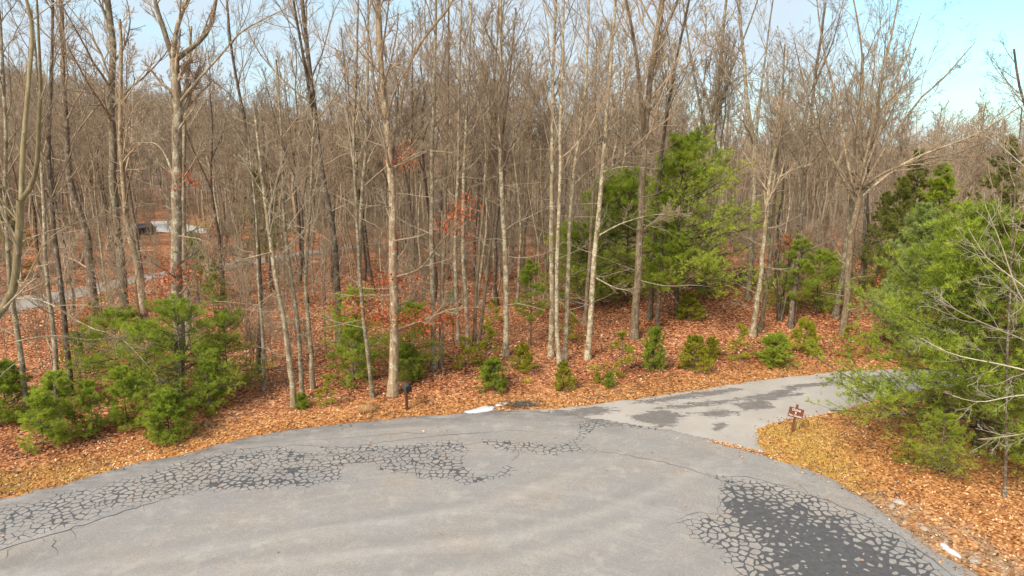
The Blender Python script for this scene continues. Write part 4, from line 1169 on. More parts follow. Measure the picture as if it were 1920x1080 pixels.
rgs = np.random.default_rng(8)
shr = pine_meshes('shrub', seed=41, H=1.35, zb=0.08, Rm=0.72, whorl=0.14, per=5, n2=5, n3=3, tufts=2, blades=7, ln=0.10, w=0.016, lowp=0.8, tone=0.35, rt=0.02, pw=0.45)
shr2 = pine_meshes('shrub', seed=42, H=1.6, zb=0.1, Rm=0.75, whorl=0.22, per=4, n2=5, n3=3, tufts=2, blades=6, ln=0.10, w=0.016, gap=0.35, lowp=0.7, tone=0.45, rt=0.015, pw=0.5)
den = pine_meshes('pine', seed=43, H=1.25, zb=0.05, Rm=0.75, whorl=0.12, per=6, n2=6, n3=3, tufts=2, blades=7, ln=0.10, w=0.014, lowp=0.9, tone=0.36, rt=0.02, pw=0.4)
for lb, px, py, me, s, rz in [
    ('dense dark green bush above the white scrap by the road', 925, 732, den, 1.0, 0.0),
    ('loose sparse bush rising behind the dense dark green one', 912, 690, shr2, 1.15, 1.0),
    ('sparse green sapling left of the dense dark green bush', 872, 690, shr2, 0.95, 2.0),
    ('round pale green bush below the dark-stemmed pine sapling', 982, 697, shr, 0.95, 0.5),
    ('low olive bush nearest the road in the middle', 1056, 732, shr, 0.78, 1.7),
    ('tiny dark bush, the left of two small ones below the leaning lichen trunk', 1120, 718, shr, 0.34, 0.2),
    ('small dark bush, the right of two below the leaning lichen trunk', 1142, 726, den, 0.42, 2.2),
    ('thin yellow-green bush above the two small dark ones', 1165, 702, shr2, 1.2, 2.9),
    ('upright dark and lime evergreen shrub in front of the big pine', 1225, 694, den, (0.95, 0.95, 1.45), 0.4),
    ('yellow-green bush pair member on the left, right of the upright shrub', 1300, 695, shr, 1.15, 0.9),
    ('darker bush joined to the yellow-green one below the big pine', 1332, 672, shr, 0.8, 2.9),
    ('sparse bush at the foot of the pale leaning trunks', 1385, 680, shr2, 1.1, 0.9),
    ('wide bright green bush beside the drive, below the stem clump', 1452, 684, den, (1.35, 1.2, 0.95), 1.9),
    ('green bush right of the wide bright one, beside the drive', 1507, 664, shr, 1.1, 4.0),
    ('thin olive bush at the foot of the fan-crowned tree', 1588, 668, shr2, 0.9, 3.3),
    ('small olive bush right of the fan-crowned tree at the drive', 1625, 672, shr2, 0.8, 5.3),
    ('green tuft at the base of the pale crooked stem', 566, 766, den, 0.45, 3.3),
    ('sparse small bush right of the pale stem clump near the verge', 612, 764, shr2, 0.7, 1.4),
    ('pale green undergrowth bush on the slope under the big pine', 1290, 600, shr, 1.2, 1.4),
    ('undergrowth bush on the slope left of the yellowish trunk', 1070, 640, shr2, 0.95, 0.4),
    ('low undergrowth bush between single grey trunk and clump of four', 925, 610, shr2, 0.9, 2.4),
    ('yellow-green bush at the foot of the tall limb-reaching tree', 240, 612, shr, (1.6, 1.2, 1.0), 2.4),
    ('yellow-green bush in the mid distance left of the thicket', 180, 640, shr2, 1.3, 1.1),
    ('low bush on the verge at the far right beneath the pine', 1700, 870, shr2, 0.7, 1.1)]:
    s = tuple(q * rgs.uniform(1.05, 1.45) for q in (s if isinstance(s, tuple) else (s, s, s)))
    s = tuple(1.0 * q for q in s) if isinstance(s, tuple) else 1.28 * s
    plant('evergreen_bush', lb, 'bush', ground(px, py), me, rz, s)

# ------------------------------------------------------------------ saplings that still hold leaves
def leafy_sapling(label, px, py, H, mat, nl, seed, top=False):
    rg = np.random.default_rng(seed)
    t = thing('leafy_sapling', label, 'sapling', ground(px, py))
    P_ = resample([(0, 0, -0.05), (rg.uniform(-.1, .1), 0, H * 0.4), (rg.uniform(-.3, .3), rg.uniform(-.2, .2), H)], 10)
    R_ = np.linspace(0.03, 0.008, 10)
    C1, R1 = grow(rg, P_[None], R_[None], 12, 0.25, 0.98, 0.25, 0.42, (45, 80), 0.05, 0.12, 5, 0.5, 0.008)
    obj('stem', mesh_np('stem', *merge([tubes(P_[None], R_[None], 6), tubes(C1, R1, 4)]), M['bark_dark']), t)
    v, f, tn = leaf_cloud(rg, (C1[-3:] if top else C1)[:, 2:].reshape(-1, 3), 0.14, 0.12, nl)
    tag(obj('dry_leaves', mesh_np('dry_leaves', v, f, M[mat], False, {'tone': ('FLOAT', tn)}), t), kind='stuff')


leafy_sapling('orange-leaved sapling among the grey twin trunks at left', 128, 700, 2.6, 'orange', 90, 1)
leafy_sapling('red-brown leafy sapling right of the tall limb-reaching tree, by the far road', 262, 600, 3.0, 'orange', 180, 2)
leafy_sapling('small orange sapling at the foot of the dark shaggy trunk', 172, 614, 1.6, 'orange', 110, 3)
leafy_sapling('yellow-leaved sapling beside the dark shaggy trunk', 205, 608, 2.4, 'yellow', 170, 4)
leafy_sapling('rusty sapling in front of the left end of the far road', 150, 650, 1.6, 'orange', 50, 5)
leafy_sapling('bright orange leaf cluster on a thin sapling right of the big pine', 1476, 590, 5.3, 'orange', 420, 6, True)
leafy_sapling('rust-brown sapling right of the fan-crowned tree', 1650, 610, 4.0, 'rust', 180, 7)
leafy_sapling('rust-leaved sapling far back above the pale driveway', 400, 470, 3.5, 'rust', 260, 8)
leafy_sapling('rust-leaved sapling between the oak and the grey pair', 792, 668, 3.4, 'rust', 420, 9)
leafy_sapling('sparse rust-leaved sapling right of the grey pair', 868, 610, 7.5, 'rust', 380, 10)
leafy_sapling('coppery sapling beyond the far road at left', 105, 480, 4.5, 'orange', 160, 12)

# ------------------------------------------------------------------ wood behind: copies of a few bare trees
def proto(seed, H, r, lv, rmin, fork=0, t0=0.35, lean=0.10, mat='bark_grey', twig='twig'):
    rg = np.random.default_rng(seed)
    K = 12
    P_ = np.zeros((K, 3)); P_[:, 2] = np.linspace(-0.3, H, K)
    P_[1:, :2] += np.cumsum(rg.normal(0, 0.13, (K - 1, 2)) + rg.normal(0, lean * 0.6, 2), 0)
    R_ = r * np.linspace(1, 0.22, K)
    R_ = flare(P_, R_, 0.4, 0.4)
    stems = [(P_[3:], R_[3:])]
    tv = [tubes(P_[None], R_[None], 6)]
    if fork:
        C, RR = grow(rg, P_[None], R_[None], fork, 0.35, 0.6, 0.45, 0.6, (14, 30), 0.12, 0.05, 9, 0.7, 0.03)
        tv.append(tubes(C, RR, 5))
        stems += [(C[k], RR[k]) for k in range(len(C))]
    V_, Q_ = merge(tv)
    cv = [twigs(rg, [s], rmin, lv, (0.26, 0.48), t0 if i == 0 else 0.15, (25, 52), 0.12) for i, s in enumerate(stems)]
    cv.append(dead_branches(rg, P_, R_, 6, rmin, 0.16))
    return [('trunk', mesh_np('trunk', V_, Q_, M[mat])), ('crown', mesh_np('crown', *merge(cv), M[twig]))]


MID = [proto(100, 19, 0.125, (18, 8, 5, 3), 0.012, 0, 0.28), proto(101, 21, 0.15, (13, 8, 5, 3), 0.011, 2, 0.32, mat='bark_dark'),
       proto(102, 17, 0.10, (16, 8, 5, 3), 0.011, 1, 0.28, 0.12, 'bark_tan'), proto(103, 20, 0.115, (19, 8, 5, 3), 0.012, 0, 0.35, mat='bark_pale'),
       proto(104, 22, 0.165, (13, 8, 5, 3), 0.012, 3, 0.35, mat='bark_grey'), proto(105, 14, 0.07, (14, 6, 5, 3), 0.010, 0, 0.2, 0.15, 'bark_tan')]
rg = np.random.default_rng(77)


def free(x, y, m):
    return min(float(sdist(x, y, ROAD)), float(sdist(x, y, DRIVE)), float(sdist(x, y, FAR_ROAD)), float(sdist(x, y, DRIVEWAY)) - 1.5) > m


def copy_tree(root, loc, rz, s, label=None, group=None, cat=None):
    r = root.copy(); COL.objects.link(r)
    r.location = loc; r.rotation_euler = (rg.normal(0, 0.03), rg.normal(0, 0.03), rz); r.scale = (s, s, s)
    if label: r['label'] = label
    if group: r['group'] = group
    for ch in list(root.children):
        c_ = ch.copy(); COL.objects.link(c_); c_.parent = r
    return r


firsts = {}
ZONES = [  # y range, count, label, group, proto choice
    (49, 66, 92, 'bare tree just behind the front trunks', 'bare trees just behind the front row', (0, 2, 3, 5, 1)),
    (66, 95, 95, 'thin bare tree farther back', 'bare trees farther back in the wood', (0, 1, 2, 3, 4, 5)),
    (95, 150, 40, 'small brownish bare tree deep in the wood', 'bare trees deep in the wood', (0, 1, 2, 3, 4))]
placed = []
def whereabouts(px):
    return ('left of the mailbox oak' if px < 700 else 'between the mailbox oak and the big pine' if px < 1150 else 'behind or right of the big pine')


for (y0, y1, cnt, lab0, grp0, ch) in ZONES:
    k = 0; tries = 0
    while k < cnt and tries < 6000:
        tries += 1
        y = rg.uniform(y0, y1); x = rg.uniform(-0.80, 0.80) * y
        if not free(x, y, 1.0) or any((x - a) ** 2 + (y - b) ** 2 < 1.6 for a, b in placed):
            continue
        px = 960 + FPX * x / (y * CP + 12 * SP)
        # keep the window onto the pale driveway and the far road partly open
        if 275 < px < 395 and y < 112 and rg.random() < 0.85: continue
        if px < 260 and y < 66 and rg.random() < 0.5: continue
        if px > 1650 and y < 66: continue
        if 1230 < px < 1700 and y < 100 and rg.random() < 0.6: continue
        placed.append((x, y))
        lab, grp = lab0 + ', ' + whereabouts(px), grp0 + ', ' + whereabouts(px)
        m = ch[rg.integers(len(ch))]
        z = float(height(x, y)) - 0.05
        s = rg.uniform(0.78, 1.08)
        if px > 1640: s *= rg.uniform(0.6, 0.78)
        elif px < 620: s *= 0.92
        rz = rg.uniform(0, 6.28)
        if m not in firsts:
            firsts[m] = plant('bare_tree', lab, 'tree', (x, y, z), MID[m], rz, s, grp)
        else:
            copy_tree(firsts[m], (x, y, z), rz, s, lab, grp)
        k += 1

# thin understorey saplings
SAP = [proto(120, 6.5, 0.035, (14, 6, 5, 3), 0.007, 0, 0.08, 0.1, 'bark_tan', 'twig_pale'), proto(121, 5.0, 0.028, (12, 6, 5, 3), 0.007, 1, 0.08, 0.15, 'bark_grey', 'twig'),
       proto(122, 10.0, 0.05, (16, 6, 5, 3), 0.008, 0, 0.12, 0.08, 'bark_tan', 'twig')]
sf = {}
for k in range(290):
    for _ in range(50):
        y = 33 + 62 * rg.random() ** (0.85 if k % 3 else 2.6); x = rg.uniform(-0.80, 0.80) * y
        if free(x, y, 1.6): break
    px = 960 + FPX * x / (y * CP + 12 * SP)
    if px > 860 and y < 46: continue
    if px > 1380 and y < 50: continue
    m = int(rg.integers(3)); z = float(height(x, y)) - 0.03; s = rg.uniform(0.6, 1.1) * (0.75 if y < 40 else 1)
    lab, grp = ('thin bare sapling among the front trunks', 'thin saplings among the front trunks') if y < 52 else ('thin bare sapling in the brushy depth', 'thin saplings deeper in the wood')
    lab, grp = lab + ', ' + whereabouts(px), grp + ', ' + whereabouts(px)
    if m not in sf:
        sf[m] = plant('bare_sapling', lab, 'sapling', (x, y, z), SAP[m], rg.uniform(0, 6), s, grp)
    else:
        copy_tree(sf[m], (x, y, z), rg.uniform(0, 6.28), s, lab, grp)

# ------------------------------------------------------------------ far wood: one mass, nobody could count it
def far_mesh(seed):
    rg = np.random.default_rng(seed)
    P_ = np.zeros((8, 3)); P_[:, 2] = np.linspace(-0.3, 18, 8)
    P_[1:, :2] += np.cumsum(rg.normal(0, 0.22, (7, 2)), 0)
    R_ = np.linspace(0.20, 0.05, 8)
    v, q = merge([tubes(P_[None], R_[None], 5), twigs(rg, [(P_[1:], R_[1:])], 0.022, (16, 6, 5, 0), (0.2, 0.42), 0.2, (25, 52), 0.12)])
    return bpy.data.objects.new('far_tree', mesh_np('far_tree', v, q, M['twig']))


fc = bpy.data.collections.new('far_trees')
for sd_ in (200, 201, 202, 203):
    fc.objects.link(far_mesh(sd_))
pts = []
rgf = np.random.default_rng(9)
n_far = 4200
yy = 100 + 440 * rgf.random(n_far * 2) ** 1.3
xx = rgf.uniform(-0.95, 0.95, n_far * 2) * yy
okm = (np.minimum(sdist(xx, yy, FAR_ROAD), sdist(xx, yy, DRIVEWAY)) > 3)
pxs = 960 + FPX * xx / (yy * CP + 12 * SP)
okm &= ~((pxs > 250) & (pxs < 410) & (yy < 132))
xx, yy = xx[okm][:n_far], yy[okm][:n_far]
zz = height(xx, yy) - 0.3
pm = bpy.data.meshes.new('far_wood')
pm.vertices.add(len(xx)); pm.vertices.foreach_set('co', np.stack([xx, yy, zz], 1).astype(np.float32).ravel())
a = pm.attributes.new('rot', 'FLOAT', 'POINT'); a.data.foreach_set('value', rgf.uniform(0, 6.28, len(xx)).astype(np.float32))
a = pm.attributes.new('siz', 'FLOAT', 'POINT'); a.data.foreach_set('value', (rgf.uniform(0.75, 1.05, len(xx))).astype(np.float32))
far = tag(obj('far_wood', pm), kind='stuff')
gt = bpy.data.node_groups.new('far_wood_nodes', 'GeometryNodeTree')
gt.interface.new_socket('Geometry', in_out='INPUT', socket_type='NodeSocketGeometry')
gt.interface.new_socket('Geometry', in_out='OUTPUT', socket_type='NodeSocketGeometry')
gi, go = gt.nodes.new('NodeGroupInput'), gt.nodes.new('NodeGroupOutput')
ci = gt.nodes.new('GeometryNodeCollectionInfo'); ci.inputs['Collection'].default_value = fc; ci.inputs['Separate Children'].default_value = True; ci.inputs['Reset Children'].default_value = True
ip = gt.nodes.new('GeometryNodeInstanceOnPoints'); ip.inputs['Pick Instance'].default_value = True
na = gt.nodes.new('GeometryNodeInputNamedAttribute'); na.data_type = 'FLOAT'; na.inputs['Name'].default_value = 'rot'
ns = gt.nodes.new('GeometryNodeInputNamedAttribute'); ns.data_type = 'FLOAT'; ns.inputs['Name'].default_value = 'siz'
cx = gt.nodes.new('ShaderNodeCombineXYZ')
gt.links.new(na.outputs['Attribute'], cx.inputs['Z'])
gt.links.new(gi.outputs[0], ip.inputs['Points']); gt.links.new(ci.outputs[0], ip.inputs['Instance'])
gt.links.new(cx.outputs[0], ip.inputs['Rotation']); gt.links.new(ns.outputs['Attribute'], ip.inputs['Scale'])
gt.links.new(ip.outputs[0], go.inputs[0])
md_ = far.modifiers.new('far_wood', 'NODES'); md_.node_group = gt

# ------------------------------------------------------------------ brushy undergrowth between the trunks: nobody could count it
def brush_mesh(seed, h):
    rg = np.random.default_rng(seed)
    P_ = np.zeros((6, 7, 3)); 
    a = rg.uniform(0, 6.28, 6)
    for k in range(6):
        P_[k] = resample([(0.1 * math.cos(a[k]), 0.1 * math.sin(a[k]), -0.1), (0.3 * math.cos(a[k]), 0.3 * math.sin(a[k]), h * 0.45), (h * 0.22 * math.cos(a[k]), h * 0.22 * math.sin(a[k]), h * rg.uniform(0.7, 1.0))], 7)
    R_ = np.repeat(np.linspace(0.03, 0.012, 7)[None], 6, 0)
    C1, R1 = grow(rg, P_, R_, 8, 0.1, 1.0, 0.3, 0.5, (25, 60), 0.06, 0.12, 4, 0.6, 0.012)
    C2, R2 = grow(rg, C1, R1, 5, 0.2, 1.0, 0.35, 0.6, (25, 60), 0.06, 0.12, 3, 0.7, 0.009)
    C3, R3 = grow(rg, C2, R2, 3, 0.2, 1.0, 0.4, 0.7, (25, 60), 0.06, 0.12, 2, 0.7, 0.008)
    v, q = merge([tubes(P_, R_, 4), tubes(C1, R1, 3), tubes(C2, R2, 3), tubes(C3, R3, 3)])
    return bpy.data.objects.new('undergrowth_bush', mesh_np('undergrowth_bush', v, q, M['twig']))


bc = bpy.data.collections.new('undergrowth_bushes')
for sd_, h_ in ((301, 2.2), (302, 3.4), (303, 4.8)):
    bc.objects.link(brush_mesh(sd_, h_))
rgb_ = np.random.default_rng(19)
nb = 1900
yy = 52 + 110 * rgb_.random(nb * 2) ** 0.9
xx = rgb_.uniform(-0.82, 0.82, nb * 2) * yy
pxs = 960 + FPX * xx / (yy * CP + 12 * SP)
okm = (np.minimum(sdist(xx, yy, FAR_ROAD), sdist(xx, yy, DRIVEWAY)) > 1.5) & ~((pxs > 230) & (pxs < 410) & (yy < 128)) & (rgb_.random(nb * 2) < smooth(yy, 50, 85)) & ~((pxs < 620) & (yy < 85) & (rgb_.random(nb * 2) < 0.8))
okm &= sdist(xx, yy, DRIVE) > 9
xx, yy = xx[okm][:nb], yy[okm][:nb]
zz = height(xx, yy) - 0.1
pm2 = bpy.data.meshes.new('undergrowth')
pm2.vertices.add(len(xx)); pm2.vertices.foreach_set('co', np.stack([xx, yy, zz], 1).astype(np.float32).ravel())
a = pm2.attributes.new('rot', 'FLOAT', 'POINT'); a.data.foreach_set('value', rgb_.uniform(0, 6.28, len(xx)).astype(np.float32))
a = pm2.attributes.new('siz', 'FLOAT', 'POINT'); a.data.foreach_set('value', (rgb_.uniform(0.6, 1.15, len(xx))).astype(np.float32))
und = tag(obj('undergrowth', pm2), kind='stuff')
gt2 = gt.copy(); gt2.name = 'undergrowth_nodes'
for n_ in gt2.nodes:
    if n_.bl_idname == 'GeometryNodeCollectionInfo': n_.inputs['Collection'].default_value = bc
m2 = und.modifiers.new('undergrowth', 'NODES'); m2.node_group = gt2

# ------------------------------------------------------------------ fallen leaves, grass, straw
def leaf_field():
    rg = np.random.default_rng(12)
    n = 290000
    py = 560 + 520 * rg.random(n) ** 0.9
    y = None
    # positions even over the ground, thinning with distance
    Y = 15 + 62 * rg.random(n) ** 1.25
    X = rg.uniform(-0.86, 0.86, n) * (Y + 3)
    d = np.minimum(sdist(X, Y, ROAD_D[::2]), sdist(X, Y, DRIVE_D[::2]))
    d2 = np.minimum(sdist(X, Y, FAR_ROAD), sdist(X, Y, DRIVEWAY))
    edge = rg.exponential(0.10, n) * (1 + 2.2 * np.clip(np.sin(X * 1.9 + Y) * np.sin(X * 0.7 - 1.3 * Y) + 0.1, 0, 1))
    ok = (d > -edge) & (d2 > 0) & ((d > 0.0) | (rg.random(n) < 0.5))
    gv = sdist(X, Y, SHOULDER)
    ok &= ~((gv < 0.2 * rg.normal(0, 1, n)) & (rg.random(n) < 0.62))
    isl = sdist(X, Y, ISLAND)
    ok &= ~((isl < 0.3) & (rg.random(n) < 0.25))
    # strays on the pavement
    X, Y, d, gv, isl = X[ok], Y[ok], d[ok], gv[ok], isl[ok]
    ns = 260
    sx, sy = rg.uniform(-18, 16, ns), rg.uniform(17, 31, ns)
    s = sdist(sx, sy, ROAD); m = (s < -0.1) & (rg.random(ns) < np.exp(s / 2.0) + 0.03)
    # drift along the seam between road and drive
    a, b = np.array(flat(1335, 829)), np.array(flat(1436, 853))
    tt = rg.random(420); dr = a + (b - a) * tt[:, None] + rg.normal(0, 0.07, (420, 2))
    X = np.concatenate([X, sx[m], dr[:, 0]]); Y = np.concatenate([Y, sy[m], dr[:, 1]])
    d = np.concatenate([d, s[m], np.full(420, -0.3)])
    n = len(X)
    Z = np.maximum(height(X, Y), np.where(d < 0.05, 0.03, -9)) + rg.uniform(0.012, 0.05, n)
    c = np.stack([X, Y, Z], 1)
    az = rg.uniform(0, 6.28, n); tilt = rg.normal(0, 0.45, (n, 2))
    u = unit(np.stack([np.cos(az), np.sin(az), tilt[:, 0]], 1)); v = unit(np.stack([-np.sin(az), np.cos(az), tilt[:, 1]], 1))
    near = 1 - smooth(Y, 20, 60)
    s_ = (0.044 + 0.034 * smooth(Y, 25, 60))[:, None] * rg.uniform(0.6, 1.35, (n, 1))
    V_ = np.stack([c - u * s_ * 1.2, c - v * s_ * 0.7, c + u * s_ * 1.25, c + v * s_ * 0.7], 1)
    V_[:, :, 2] = np.maximum(V_[:, :, 2], Z[:, None] - 0.02)
    t = np.clip(rg.normal(0.5, 0.27, n) + 0.10 * np.sin(X * 0.5) * np.cos(Y * 0.6) + 0.12 * np.sin(X * 1.7 + 2 * np.sin(Y * 0.9)) * np.cos(Y * 1.9 + np.sin(X)), 0, 1)
    dist = np.abs(d)
    A = np.array([c_[1] for c_ in leaf_stops()]); ps = np.array([c_[0] for c_ in leaf_stops()])
    col = np.stack([np.interp(t, ps, A[:, k]) for k in range(3)], 1)
    B_ = np.array([(0.09, 0.036, 0.012), (0.28, 0.12, 0.040), (0.47, 0.215, 0.078), (0.61, 0.32, 0.13), (0.78, 0.50, 0.26)])
    col2 = np.stack([np.interp(t, ps, B_[:, k]) for k in range(3)], 1)
    w = np.clip(1.0 - smooth(dist, 0.4, 3.2), 0, 1) * 0.75
    w = np.maximum(w, 0.8 * smooth(X, 6, 14) * (1 - smooth(Y, 33, 38)))[:, None]
    col = col * (1 - w) + col2 * w
    return tag(obj('fallen_leaves', mesh_np('fallen_leaves', V_.reshape(-1, 3), np.arange(4 * n).reshape(n, 4), M['leaf'], False,
                   {'leafcol': ('FLOAT_COLOR', np.repeat(col, 4, 0))})), kind='stuff')


ml = Mat('dead_leaf', 0.85, 0.25)
ml.color(ml.attr('leafcol', 'Color'))
M['leaf'] = ml.m
leaf_field()


def blades(name, polys, n, h, cols, seed):
    rg = np.random.default_rng(seed)
    Xs, Ys = [], []
    for P_, frac in polys:
        lo_, hi_ = P_.min(0) - 1, P_.max(0) + 1
        X = rg.uniform(lo_[0], hi_[0], int(n * frac * 3)); Y = rg.uniform(lo_[1], hi_[1], int(n * frac * 3))
        k = (sdist(X, Y, P_) + np.abs(rg.normal(0, 0.9, len(X))) * 1.0 < 0.9) & (np.minimum(sdist(X, Y, ROAD), sdist(X, Y, DRIVE)) > 0.03)
        cl = np.sin(X * 2.3 + 1.7 * np.sin(Y * 1.9)) * np.cos(Y * 2.7) + rg.normal(0, 0.5, len(X))
        k &= cl > -0.2
        Xs.append(X[k]); Ys.append(Y[k])
    X, Y = np.concatenate(Xs), np.concatenate(Ys); n = len(X)
    Z = height(X, Y)
    c = np.stack([X, Y, Z], 1)
    a = rg.uniform(0, 6.28, n); s = np.stack([np.cos(a), np.sin(a), np.zeros(n)], 1) * 0.012
    top = c + np.stack([rg.normal(0, 0.06, n), rg.normal(0, 0.06, n), h * rg.uniform(0.4, 1.2, n)], 1)
    V_ = np.stack([c - s, c + s, top], 1).reshape(-1, 3)
    t = rg.random(n); A = np.array(cols)
    col = np.stack([np.interp(t, np.linspace(0, 1, len(A)), A[:, k]) for k in range(3)], 1)
    tag(obj(name, mesh_np(name, V_, np.arange(3 * n).reshape(n, 3), M['leaf'], False, {'leafcol': ('FLOAT_COLOR', np.repeat(col, 3, 0))})), kind='stuff')


GRASSC = [(0.26, 0.15, 0.03), (0.48, 0.30, 0.06), (0.60, 0.40, 0.11), (0.72, 0.52, 0.2), (0.36, 0.30, 0.05)]
blades('grass', [(ISLAND, 1.0), (LEFTV, 0.8)], 15000, 0.09, GRASSC, 4)


# sticks lying in the litter
rg = np.random.default_rng(91)
n = 2600
Y = 22 + 50 * rg.random(n) ** 1.2; X = rg.uniform(-0.84, 0.84, n) * Y
k = (np.minimum(sdist(X, Y, ROAD), sdist(X, Y, DRIVE)) > 0.3) & (sdist(X, Y, FAR_ROAD) > 0.3); X, Y = X[k], Y[k]; n = len(X)
a = rg.uniform(0, 6.28, n); l = rg.uniform(0.2, 1.1, n) ** 1.3
u = np.linspace(-0.5, 0.5, 4)
P_ = np.stack([X[:, None] + np.cos(a)[:, None] * u * l[:, None], Y[:, None] + np.sin(a)[:, None] * u * l[:, None], np.zeros((n, 4))], 2) + rg.normal(0, 0.025, (n, 4, 3))
P_[:, :, 2] = height(X, Y)[:, None] + 0.045 + np.abs(rg.normal(0, 0.03, (n, 4)))
tag(obj('fallen_sticks', mesh_np('fallen_sticks', *tubes(P_, rg.uniform(0.006, 0.016, (n, 1)) * np.ones((1, 4)), 3), M['bark_grey'])), kind='stuff')

# ------------------------------------------------------------------ mailbox
def simple(name, col, rough=0.7, var=0.15, scale=20, metal=0.0):
    m = Mat(name, rough, 0.4)
    n = m.noise(m.coord(), scale, 4, 0.6)
    m.color(m.ramp(n, [(0.3, tuple(c * (1 - var) for c in col)), (0.7, tuple(c * (1 + var) for c in col))]))
    m.b.inputs['Metallic'].default_value = metal
    return m.m


M['redwood'] = simple('red_brown_stained_wood', (0.17, 0.052, 0.026), 0.7, 0.25)
M['boxgrey'] = simple('weathered_grey_metal', (0.065, 0.062, 0.05), 0.55, 0.25, 9)
M['black'] = simple('black_paint', (0.012, 0.013, 0.015), 0.4, 0.2)
M['darkwood'] = simple('dark_wood', (0.10, 0.035, 0.022), 0.8, 0.3)
M['white'] = simple('white_paint', (0.75, 0.73, 0.68), 0.6, 0.05)

mb = thing('mailbox', 'dark rounded mailbox on a reddish wooden post at the roadside', 'mailbox', ground(763, 768), math.radians(28))
mb.scale = (1.15, 1.15, 1.08)
MB().box((0, 0, 0.42), (0.105, 0.105, 0.94), bev=0.008).build('post', M['darkwood'], mb)
MB().box((0, -0.04, 0.905), (0.17, 0.46, 0.03)).build('shelf', M['darkwood'], mb)
MB().box((0, -0.16, 0.83), (0.05, 0.28, 0.05), Matrix.Rotation(0, 4, 'X')).build('brace', M['redwood'], mb)
w_, hs, y0_, y1_ = 0.115, 0.17, -0.33, 0.25
prof = [(-w_, 0), (-w_, hs)] + [(-w_ * math.cos(a), hs + w_ * math.sin(a)) for a in np.linspace(0.2, math.pi - 0.2, 10)] + [(w_, hs), (w_, 0)]
prof = [(a, b + 0.922) for a, b in prof]
bx = MB().prism(prof, y0_, y1_).build('box', M['boxgrey'], mb)
pr2 = [(a * 1.06, 0.922 + (b - 0.922) * 1.03) for a, b in prof]
MB().prism(pr2, y0_ - 0.022, y0_ + 0.012).build('door', M['black'], mb)
MB().box((0, y0_ - 0.035, 1.17), (0.04, 0.03, 0.025)).build('latch', M['boxgrey'], mb)
MB().box((w_ + 0.008, 0.0, 1.06), (0.008, 0.03, 0.20)).box((w_ + 0.008, 0.04, 1.14), (0.006, 0.10, 0.05)).build('flag', simple('faded_red', (0.2, 0.03, 0.02)), mb)

# ------------------------------------------------------------------ drive sign
sg = thing('drive_sign', 'small brown wooden sign with white lettering on a leaning post beside the drive', 'sign', ground(1485, 809))
sg.rotation_euler = (0, math.radians(6.0), math.radians(-24))
MB().box((0, 0, 0.55), (0.10, 0.09, 1.42), bev=0.006).build('post', M['redwood'], sg)
BR = Matrix.Translation((0.0, -0.068, 0.90)) @ Matrix.Rotation(math.radians(1.5), 4, 'Y')
brd = MB().box((0, 0, 0), (0.60, 0.04, 0.44), BR, bev=0.006).build('board', M['redwood'], sg)


def lettering(txt, size, x, z, parent, M0, mat):
    cu = bpy.data.curves.new('lettering', 'FONT')
    cu.body = txt; cu.size = size; cu.align_x = 'CENTER'; cu.align_y = 'CENTER'; cu.extrude = 0.003; cu.offset = size * 0.012
    tmp = bpy.data.objects.new('lettering_text', cu)
    COL.objects.link(tmp)
    bpy.context.view_layer.update()
    me = bpy.data.meshes.new_from_object(tmp)
    bpy.data.objects.remove(tmp)
    me.transform(M0 @ Matrix.Translation((x, -0.0245, z)) @ Matrix.Rotation(math.radians(90), 4, 'X'))
    me.materials.clear(); me.materials.append(mat)
    return obj('lettering', me, parent)


lettering('Drive', 0.155, 0, 0.135, brd, BR, M['white'])
lettering('E', 0.15, 0, 0.005, brd, BR, M['white'])
lettering('No Outlet', 0.125, 0, -0.13, brd, BR, M['white'])


# ------------------------------------------------------------------ tufts, scraps, stones, debris
def tuft(label, px, py, r, h, n, cols, seed, droop=0.6):
    rg = np.random.default_rng(seed)
    c = ground(px, py)
    a = rg.uniform(0, 6.28, n); d = np.stack([np.cos(a), np.sin(a), np.zeros(n)], 1)
    b = d * rg.uniform(0, r * 0.25, (n, 1))
    m = b + d * r * rg.uniform(0.2, 0.6, (n, 1)) + np.array([0, 0, 1]) * h * rg.uniform(0.6, 1.1, (n, 1))
    e = b + d * r * rg.uniform(0.6, 1.2, (n, 1)) + np.array([0, 0, 1]) * h * rg.uniform(0.0, 1 - droop + 0.3, (n, 1))
    s = np.stack([-d[:, 1], d[:, 0], d[:, 2]], 1) * 0.008
    V_ = np.stack([b - s, b + s, m + s, m - s, e, e + s * 0.3], 1).reshape(-1, 3)
    i = np.arange(n)[:, None] * 6
    Q = np.vstack([i + np.array([[0, 1, 2, 3]]), i + np.array([[3, 2, 5, 4]])])
    t = rg.random(n); A = np.array(cols)
    col = np.stack([np.interp(t, np.linspace(0, 1, len(A)), A[:, k]) for k in range(3)], 1)
    me = mesh_np('grass_tuft', V_, Q, M['leaf'], False, {'leafcol': ('FLOAT_COLOR', np.repeat(col, 6, 0))})
    o = obj('grass_tuft', me); o.location = c
    tag(o, label, 'grass tuft')
    return o


TAN = [(0.35, 0.17, 0.06), (0.52, 0.29, 0.12), (0.66, 0.42, 0.2)]
tuft('rounded tuft of dry tan grass left of the mailbox', 689, 768, 0.45, 0.30, 900, TAN, 1)
tuft('tall straw-coloured grass blades at the foot of the brown sign', 1496, 806, 0.22, 0.42, 26, [(0.5, 0.36, 0.1), (0.66, 0.5, 0.2)], 2, 0.1)
tuft('yellow grass tuft in the leaves right of the dense green bush', 989, 716, 0.28, 0.14, 200, [(0.42, 0.25, 0.03), (0.5, 0.33, 0.05)], 3)
tuft('yellow-green moss-like tuft near the leaning lichen trunk', 1115, 690, 0.45, 0.1, 260, [(0.3, 0.22, 0.04), (0.4, 0.33, 0.06)], 4)


